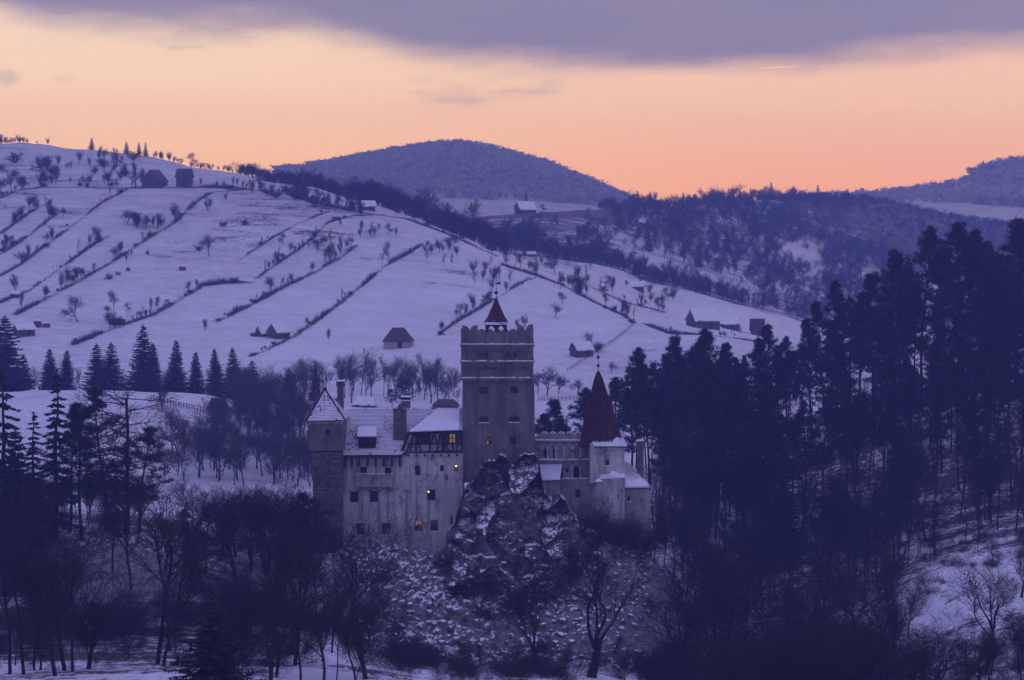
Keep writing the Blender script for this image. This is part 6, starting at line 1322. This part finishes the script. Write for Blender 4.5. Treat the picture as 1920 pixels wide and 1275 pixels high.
# the spur beyond: woods on its flanks
FACE = [(1150, 470), (1190, 440), (1500, 420)]
spur_n = 0; pts = []
def in_strip(px, py):
    yc = np.interp(px, [1150, 1223, 1286, 1362, 1420], [470, 492, 512, 535, 556]); return 1150 < px < 1420 and abs(py-yc) < 13
def in_clear(px, py): return ((px-1505)/42)**2+((py-482)/26)**2 < 1 or ((px-1640)/30)**2+((py-520)/18)**2 < 1
while spur_n < 900:
    px = RH.uniform(930, 1700); py = RH.uniform(385, 600)
    if py > np.interp(px, [930, 1010, 1130, 1240, 1420, 1700], [470, 515, 555, 585, 600, 600])+6: continue
    if py < np.interp(px, [930, 1160, 1240, 1400, 1520, 1700], [402, 400, 388, 386, 440, 480]): continue
    if in_strip(px, py) or in_clear(px, py) or (px < 1150 and py < 425 and RH.random() < .9): continue
    if px < 1200 and 420 < py < 470 and RH.random() < .5: continue
    p = place(px, py, 1320, 1800); spur_n += 1; h = RH.uniform(16, 40)
    if spur_n < 190: tree('spur_tree', sink(p), h*p[1]/F, '%s leafless tree in the hazy spur woods %s' % ('tall' if h > 28 else 'low', ('above the open strip' if py < 470+.26*(px-1150) else 'below the open strip') if 1130 < px < 1420 else 'under the flat crest' if px < 1130 else 'past the open strip'), 'tree', 'hazy woods on the spur', HILL_ROUND+HILL_TALL, RH, 1.2)
    else: pts.append((p[0], p[1], p[2]-.3, h*p[1]/F, 1.2))
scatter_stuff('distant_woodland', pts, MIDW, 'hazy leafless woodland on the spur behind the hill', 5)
for i, (px, pt, py) in enumerate([(1414, 378, 440), (1480, 470, 530), (1278, 395, 440), (1215, 420, 470), (1340, 410, 470), (1362, 415, 470), (1440, 465, 530), (1310, 440, 500)]):
    p = place(px, py, 1320, 1800); tree('spruce_tree', sink(p), max(6, (py-pt)*p[1]/F*(.75 if i > 1 else 1)), '%s dark spruce on the hazy spur, counted from the biggest' % ORD[i+1], 'tree', 'spruces on the spur', SPRUCE_FAR, RH, 1.2)
# its skyline wood
pts = []
for i, px in enumerate(np.linspace(1125, 1590, 150)):
    px += RH.uniform(-2, 2); p = crest(px, 1560, 1900 if px < 1420 else 1950); Y = p[1]+RH.uniform(-30, 40); g = gpt(px, Y); h = RH.uniform(10, 24)+12*RH.random()**2
    con = RH.random() < (.45 if px > 1350 else .12)
    if i % 2 == 0: tree('spruce_tree' if con else 'skyline_tree', sink(g), h*Y/F, ('dark conifer' if con else 'leafless tree')+' in the wood along the far spur skyline', 'tree', ('conifers' if con else 'bare trees')+' on the spur skyline', SPRUCE_FAR if con else HILL_ROUND+HILL_TALL, RH, 1.3)
    else: pts.append((g[0], g[1], g[2]-.3, h*Y/F, 1.3))
    for q in range(2):
        Y2 = p[1]-RH.uniform(20, 160); px2 = px+RH.uniform(-6, 6); g2 = gpt(px2, Y2)
        if px2 > 1180: pts.append((g2[0], g2[1], g2[2]-.3, RH.uniform(12, 26)*Y2/F, 1.3))
for px, pt in [(1196, 357), (1219, 358)]:
    p = crest(px, 1560, 1900); tree('spruce_tree', sink(p), e_of(pt)*p[1]-p[2], ('first' if px < 1200 else 'second')+' of two pointed spruces where the spur skyline begins', 'tree', 'two pointed spruces', SPRUCE_FAR, RH, 1.3)
for px, pt in [(1186, 352), (1207, 362)]:
    p = crest(px, 1560, 1900); tree('skyline_tree', sink(p), e_of(pt)*p[1]-p[2], ('round bare tree before' if px < 1200 else 'round bare tree between')+' the two pointed spruces of the spur skyline', 'tree', None, HILL_ROUND, RH, 1.2)
for i in range(900):
    px = RH.uniform(1420, 1960); Y = RH.uniform(1860, 2080); g = gpt(px, Y); pts.append((g[0], g[1], g[2]-.3, RH.uniform(8, 18)*Y/F, 1.4))
for i in range(260):
    px = RH.uniform(1420, 1720); Y = RH.uniform(1500, 1850); g = gpt(px, Y); 
    if in_clear(*to_px(*g)[:2]): continue
    pts.append((g[0], g[1], g[2]-.3, RH.uniform(10, 26)*Y/F, 1.3))
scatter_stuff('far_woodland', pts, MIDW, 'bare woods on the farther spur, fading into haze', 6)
# woods on the last ridges
FARW = [one_mesh_proto('far_tree', 501+i, M_HAZETWIG, solid=-1, H0_=.35, r0=.04, levels=2, n=(3, 2, 2), kids=(4, 2), ang=(.6, .7), ratio=(1.0, .6), wob=.12, lift=.08, rmin=.034, start=(0, 0))[0] for i in range(5)]
pts = []
for i in range(5000):
    px = RH.uniform(520, 1190); Y = RH.uniform(2330, 2790); g = gpt(px, Y); 
    if to_px(*g)[1] > 356 and RH.random() < .35: continue
    pts.append((g[0], g[1], g[2]-.5, RH.uniform(6, 11), RH.uniform(.9, 1.4)))
for i in range(2400):
    px = RH.uniform(1500, 2000); Y = RH.uniform(2350, 2790)
    if px < 1820 and RH.random() < .3: continue
    g = gpt(px, Y); pts.append((g[0], g[1], g[2]-.5, RH.uniform(2.5, 5)+6*RH.random()**3 if px < 1820 else RH.uniform(8, 15), RH.uniform(.9, 1.4)))
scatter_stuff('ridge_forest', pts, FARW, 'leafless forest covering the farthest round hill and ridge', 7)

# ------------------------------------------------------------------ barns, huts, haystacks, fences
def house(name, px, py, wpx, wall_h, roof_h, label, cat, depth=.8, hip=0.0, rot=0.0, snow=True, wallm=None, roofm=None, group=None, Y0=800, Y1=1310, ov=.5, win=0, p=None):
    p = p or place(px, py, Y0, Y1); s = p[1]/F; W = wpx*s; D = W*depth; hw, hr = wall_h*s, roof_h*s
    o = empty(name, (p[0], p[1], p[2]-.3), rot); tag(o, label, cat, group); hw += .3
    z0_ = -1.5
    mb = MB(); mb.box(-W/2, W/2, -D/2, D/2, z0_, hw)
    if hip < .5:
        for x in (-W/2, W/2-.02): mb.prism_x([(-D/2, hw), (D/2, hw), (0, hw+hr*(1-hip))], x, x+.02)
    mb.build('wall', wallm or M_PLANK, o)
    a, b = -W/2-ov, W/2+ov; y0, y1 = -D/2-ov, D/2+ov; zb = hw-ov*hr/(D/2); xr = W*hip*.5
    rm = roofm or (M_SHSNOW if snow else M_SHINGLE); top = hw+hr
    E = [(a, y0, zb), (b, y0, zb), (b, y1, zb), (a, y1, zb)]; r0_, r1_ = (a+ov*(hip > 0)+xr, 0, top), (b-ov*(hip > 0)-xr, 0, top)
    mb = MB(); t = .18
    up_ = lambda q: (q[0], q[1], q[2]+t)
    mb.face([up_(E[0]), up_(E[1]), up_(r1_), up_(r0_)]); mb.face([up_(E[2]), up_(E[3]), up_(r0_), up_(r1_)]); mb.face([E[1], E[0], r0_, r1_]); mb.face([E[3], E[2], r1_, r0_])
    mb.face([up_(E[1]), up_(E[2]), up_(r1_)]) if hip else None; mb.face([up_(E[3]), up_(E[0]), up_(r0_)]) if hip else None
    for q, k in ((0, 1), (2, 3)): mb.face([E[q], E[k], up_(E[k]), up_(E[q])])
    for q, k, r in ((1, 2, r1_), (3, 0, r0_)):
        if hip: mb.face([E[q], E[k], up_(E[k]), up_(E[q])])
        else:
            mb.face([E[q], r, up_(r), up_(E[q])]); mb.face([r, E[k], up_(E[k]), up_(r)])
    rf = mb.build('roof', rm, o)
    if snow:
        mb = MB(); mb.hexa([(a+.2, y0+.15, zb+.33), (b-.2, y0+.15, zb+.33), (r1_[0]-.3, -.15, top+.10), (r0_[0]+.3, -.15, top+.10)], [(a+.25, y0+.2, zb+.5), (b-.25, y0+.2, zb+.5), (r1_[0]-.35, -.15, top+.28), (r0_[0]+.35, -.15, top+.28)]); mb.build('snow_cover', M_SNOW, rf)
    mb = MB(); dw = min(1.6, W*.2); mb.box(-dw/2+W*.12, dw/2+W*.12, -D/2-.06, -D/2-.004, 0, min(2.2, hw*.85)); mb.build('door', M_WOOD, o)
    for k in range(win):
        x = -W*.36+k*W*.22; mb = MB(); mb.box(x-.45, x+.45, -D/2-.05, -D/2-.004, hw*.4, hw*.75); mb.build('window', M_GLASS, o)
    return o
house('hip_roofed_barn', 747, 650, 50, 13, 22, 'big barn with a bare hipped roof and pale walls on the snowy slope', 'barn', .75, hip=.55, snow=False, wallm=M_LIME, rot=-.12)
house('field_shed', 1090, 668, 36, 14, 13, 'plank shed with a snowy gable roof beside a dark bush in the field', 'shed', .7, rot=.6)
house('log_hut', 219, 607, 28, 12, 12, 'small log hut with a snowy gable roof below the fruit trees', 'hut', .8, rot=.35)
house('log_hut', 45, 628, 34, 12, 9, 'low log hut with a snowy roof beside two haystacks', 'hut', .7, rot=.6)
house('log_barn', 522, 633, 32, 12, 15, 'log barn with a steep snowy gable in the haystack farm', 'barn', .9, rot=.85)
house('log_hut', 491, 630, 18, 7, 10, 'tiny steep roofed hut in the haystack farm', 'hut', .9, rot=.9)
house('farmhouse', 290, 349, 36, 10, 20, 'dark gabled farmhouse on the upper terrace', 'house', 1.0, snow=False, rot=1.25)
house('farmhouse', 346, 349, 26, 18, 14, 'tall dark house half hidden by trees on the upper terrace', 'house', .8, snow=False, rot=-.2, win=2)
house('field_shed', 30, 557, 15, 7, 4, 'tiny field shed near the outer edge of the hill', 'shed', .8)
house('ridge_hut', 690, 392, 24, 6, 9, 'small hut tucked under the ridge wood belt', 'hut', .8, rot=.2)
house('meadow_hut', 409, 792, 26, 12, 16, 'dark steep roofed hut in the misty hollow at the meadow end', 'hut', .8, rot=.9, snow=False, p=gpt(409, 612))
house('roadside_house', 836, 757, 44, 5, 9, 'low house with a snowless grey roof behind the long castle roof', 'house', .7, hip=.35, snow=False, p=gpt(836, 694))
house('roadside_house', 690, 766, 40, 5, 12, 'low house with a smooth snowy roof behind the chimney', 'house', .7, hip=.3, p=gpt(684, 694))
sp = dict(Y0=1320, Y1=1620)
house('spur_hut', 985, 395, 32, 8, 14, 'hut under a tall bare spruce on the flat crest of the spur', 'hut', .9, rot=.4, **sp)
p_ = place(987, 394, 1320, 1620); tree('spruce_tree', (p_[0], p_[1]+8, p_[2]-.3), 46*p_[1]/F, 'tall thin spruce behind the hut on the flat crest', 'tree', None, SPRUCE_THIN[:1], RH, 1.0)
for px, h, lb in [(968, 22, 'round tree in front of the hut on the flat crest'), (1016, 18, 'small bare tree past the hut on the flat crest')]:
    p_ = place(px, 395, 1320, 1620); tree('spur_tree', sink(p_), h*p_[1]/F, lb, 'tree', None, HILL_ROUND[:1], RH, 1.5)
house('farmhouse', 1318, 604, 50, 14, 20, 'large dark farmhouse with a snowy roof at the foot of the spur', 'house', .8, rot=.4, Y0=880, Y1=1010, win=2)
house('farmhouse', 1368, 595, 36, 10, 14, 'smaller farmhouse with a snowy roof next to the large one', 'house', .8, Y0=900, Y1=1100, win=2)
house('farmhouse', 1420, 596, 24, 12, 18, 'farmhouse with a faint reddish roof in the mist', 'house', .8, roofm=M_REDTILE, snow=False, Y0=900, Y1=1100)
house('farmhouse', 1192, 542, 30, 6, 8, 'long low farmhouse with a snowy roof among the ridge trees', 'house', .6, Y0=1050, Y1=1320)
house('farmhouse', 988, 480, 32, 4, 4, 'long low snowy roof among the trees under the ridge', 'house', .5, Y0=1120, Y1=1320)
p_ = crest(1298, 1560, 1900); house('skyline_house', 1298, 380, 20, 8, 7, 'small house breaking the skyline of the spur wood', 'house', .8, snow=False, p=p_)
p_ = crest(1566, 1560, 2000); house('skyline_house', 1566, 375, 30, 5, 8, 'low snowy roofed house at the end of the spur skyline', 'house', .8, p=p_)
for px, py, wd, h, lb in [(70, 613, 17, 17, 'taller of the two haystacks beside the low log hut'), (87, 613, 16, 11, 'lower of the two haystacks beside the low log hut'), (342, 506, 14, 10, 'lone haystack with a leaning pole in the middle pasture'), (478, 630, 18, 10, 'fenced round haystack in the haystack farm'), (505, 630, 12, 16, 'pointed haystack between the farm huts'), (205, 523, 8, 9, 'tiny haystack below the long hedge')]:
    p = hill(px, py); s = p[1]/F; r, H_ = wd*s/2, h*s; o = empty('haystack', (p[0], p[1], p[2]-.2)); tag(o, lb, 'haystack', 'haystacks on the hill')
    mb = MB(); mb.lathe((0, 0, 0), [(r*.85, 0), (r, H_*.25), (r*.95, H_*.55), (r*.6, H_*.85), (.05, H_*1.02)], 10); mb.build('hay', M_HAY, o, smooth=True)
    mb = MB(); mb.lathe((0, 0, 0), [(r*.8, H_*.72+.03), (r*.62, H_*.87), (.05, H_*1.05)], 10); mb.build('snow_cover', M_SNOW, o, smooth=True)
    mb = MB(); mb.tube((0, 0, H_*.8), (.15, 0, H_*1.35), .09, .06, 5); mb.build('pole', M_PLANK, o)
p = hill(497, 509); mb = MB(); o = empty('utility_pole', p); tag(o, 'single utility pole in the middle of the hill pasture', 'pole'); mb.tube((0, 0, -.3), (0, 0, 21*p[1]/F), .22, .15, 7); mb.build('post', M_WOOD, o)
mb = MB(); mb.box(-.8, .8, -.08, .08, 19*p[1]/F, 19*p[1]/F+.16); mb.build('crossarm', M_WOOD, o)
p = crest(437, 1200, 1330); o = empty('power_pylon', p); tag(o, 'thin power pole with a crossarm on the skyline', 'pole'); h = 20*p[1]/F
mb = MB(); mb.tube((0, 0, -.3), (0, 0, h), .16, .12, 6); mb.build('post', M_WOOD, o); mb = MB(); mb.box(-2.2, 2.2, -.1, .1, h*.72, h*.72+.2); mb.box(-1.4, 1.4, -.1, .1, h*.9, h*.9+.18); mb.build('crossarm', M_WOOD, o)
def fence(name, pts, label, Y0, Y1, gap=6.0, hgt=1.4, m=None):
    P_ = [place(a, b, Y0, Y1) for a, b in poly_pts(pts, gap)]; o = empty(name, P_[0]); tag(o, label, 'fence'); O = P_[0]
    for p in P_:
        mb = MB(); mb.tube((p[0]-O[0], p[1]-O[1], p[2]-O[2]-.3), (p[0]-O[0]+RH.gauss(0, .08), p[1]-O[1], p[2]-O[2]+hgt*RH.uniform(.8, 1.15)), .11, .09, 5); mb.build('post', M_PLANK, o)
    for q, zz in enumerate((.55, 1.05)):
        mb = MB()
        for p, r in zip(P_[:-1], P_[1:]): mb.tube((p[0]-O[0], p[1]-O[1], p[2]-O[2]+hgt*zz*.8), (r[0]-O[0], r[1]-O[1], r[2]-O[2]+hgt*zz*.8), .06, .06, 4)
        mb.build('rail', M_PLANK, o)
fence('field_fence', [(1065, 697), (1118, 662), (1154, 639), (1190, 609)], 'post and rail fence climbing past the snow roofed field shed', 800, 1000, 5)
fence('strip_fence', [(1167, 460), (1223, 478), (1286, 499), (1362, 524), (1401, 535)], 'long fence along the open snow strip on the spur', 1320, 1700, 6, 1.8)
fence('meadow_fence', [(283, 750), (330, 762), (365, 770), (398, 778)], 'old fence with leaning posts across the meadow', 560, 640, 5)
fence('road_fence', [(1010, 752), (1040, 752), (1075, 750), (1110, 748)], 'railing along the road just past the keep', 640, 770, 6, 1.2)

# ------------------------------------------------------------------ stones of the old rubble wall below the castle
blobs = []
for i in range(5):
    V, Fc = rock_blob(700+i, (0, 0, 0), (1, .8, .75), 2); blobs.append(np_mesh('stone', V, Fc, [M_RUBBLE]))
rub = empty('rubble_wall', gpt(880, 345)); tag(rub, 'old retaining wall of rounded stones capped with snow under the castle', 'wall'); O = rub.location
cand = []
for i in range(5000):
    px, py = RH.uniform(640, 1215), RH.uniform(1020, 1262); 
    if px > 1060 and RH.random() < .6: continue
    p = place(px, py, 322, 360); cand.append((RH.uniform(.35, 1.0)**1.4*(.95 if 690 < px < 1060 else .75), p))
cand.sort(key=lambda c: -c[0]); kept = []; cells = {}
for r, p in cand:
    k = (int(p[0]//1.2), int(p[2]//1.2)); ok = True
    for a in (-1, 0, 1):
        for b in (-1, 0, 1):
            for (r2_, p2) in cells.get((k[0]+a, k[1]+b), ()):
                if (p[0]-p2[0])**2+(p[1]-p2[1])**2+(p[2]-p2[2])**2 < ((r+r2_)*.72)**2: ok = False
    if ok: cells.setdefault(k, []).append((r, p)); kept.append((r, p))
for i, (r, p) in enumerate(kept[:300]):
    o = link('stone', blobs[i % 5], rub); o.location = (p[0]-O[0], p[1]-O[1], p[2]-O[2]); o.scale = (r, r, r); o.rotation_euler = (RH.gauss(0, .3), RH.gauss(0, .3), RH.uniform(0, 6.28))
if len(kept) > 300:
    Vs, Fs, off = [], [], 0
    dat = []
    for me in blobs:
        a = np.empty(len(me.vertices)*3, np.float32); me.vertices.foreach_get('co', a); f = np.empty(len(me.loops), np.int32); me.loops.foreach_get('vertex_index', f); dat.append((a.reshape(-1, 3), f.reshape(-1, 3)))
    for i, (r, p) in enumerate(kept[300:]):
        a, f = dat[i % 5]; t = RH.uniform(0, 6.28); c, s = cos(t)*r, sin(t)*r
        Vs.append(np.stack([a[:, 0]*c-a[:, 1]*s+p[0]-O[0], a[:, 0]*s+a[:, 1]*c+p[1]-O[1], a[:, 2]*r+p[2]-O[2]], 1)); Fs.append(f+off); off += len(a)
    o = link('small_stone', np_mesh('small_stone', np.concatenate(Vs), np.concatenate(Fs), [M_RUBBLE]), rub); o['kind'] = 'stuff'
bad = [o.name for o in bpy.data.objects if o.get('label') and len(o['label'].split()) > 16]
print('LONG', [(n, bpy.data.objects[n]['label']) for n in bad[:6]])
print('stones', len(kept), 'objects', len(bpy.data.objects), 'tris', sum(len(m.loops)-2*len(m.polygons) for m in bpy.data.meshes)/1e6)
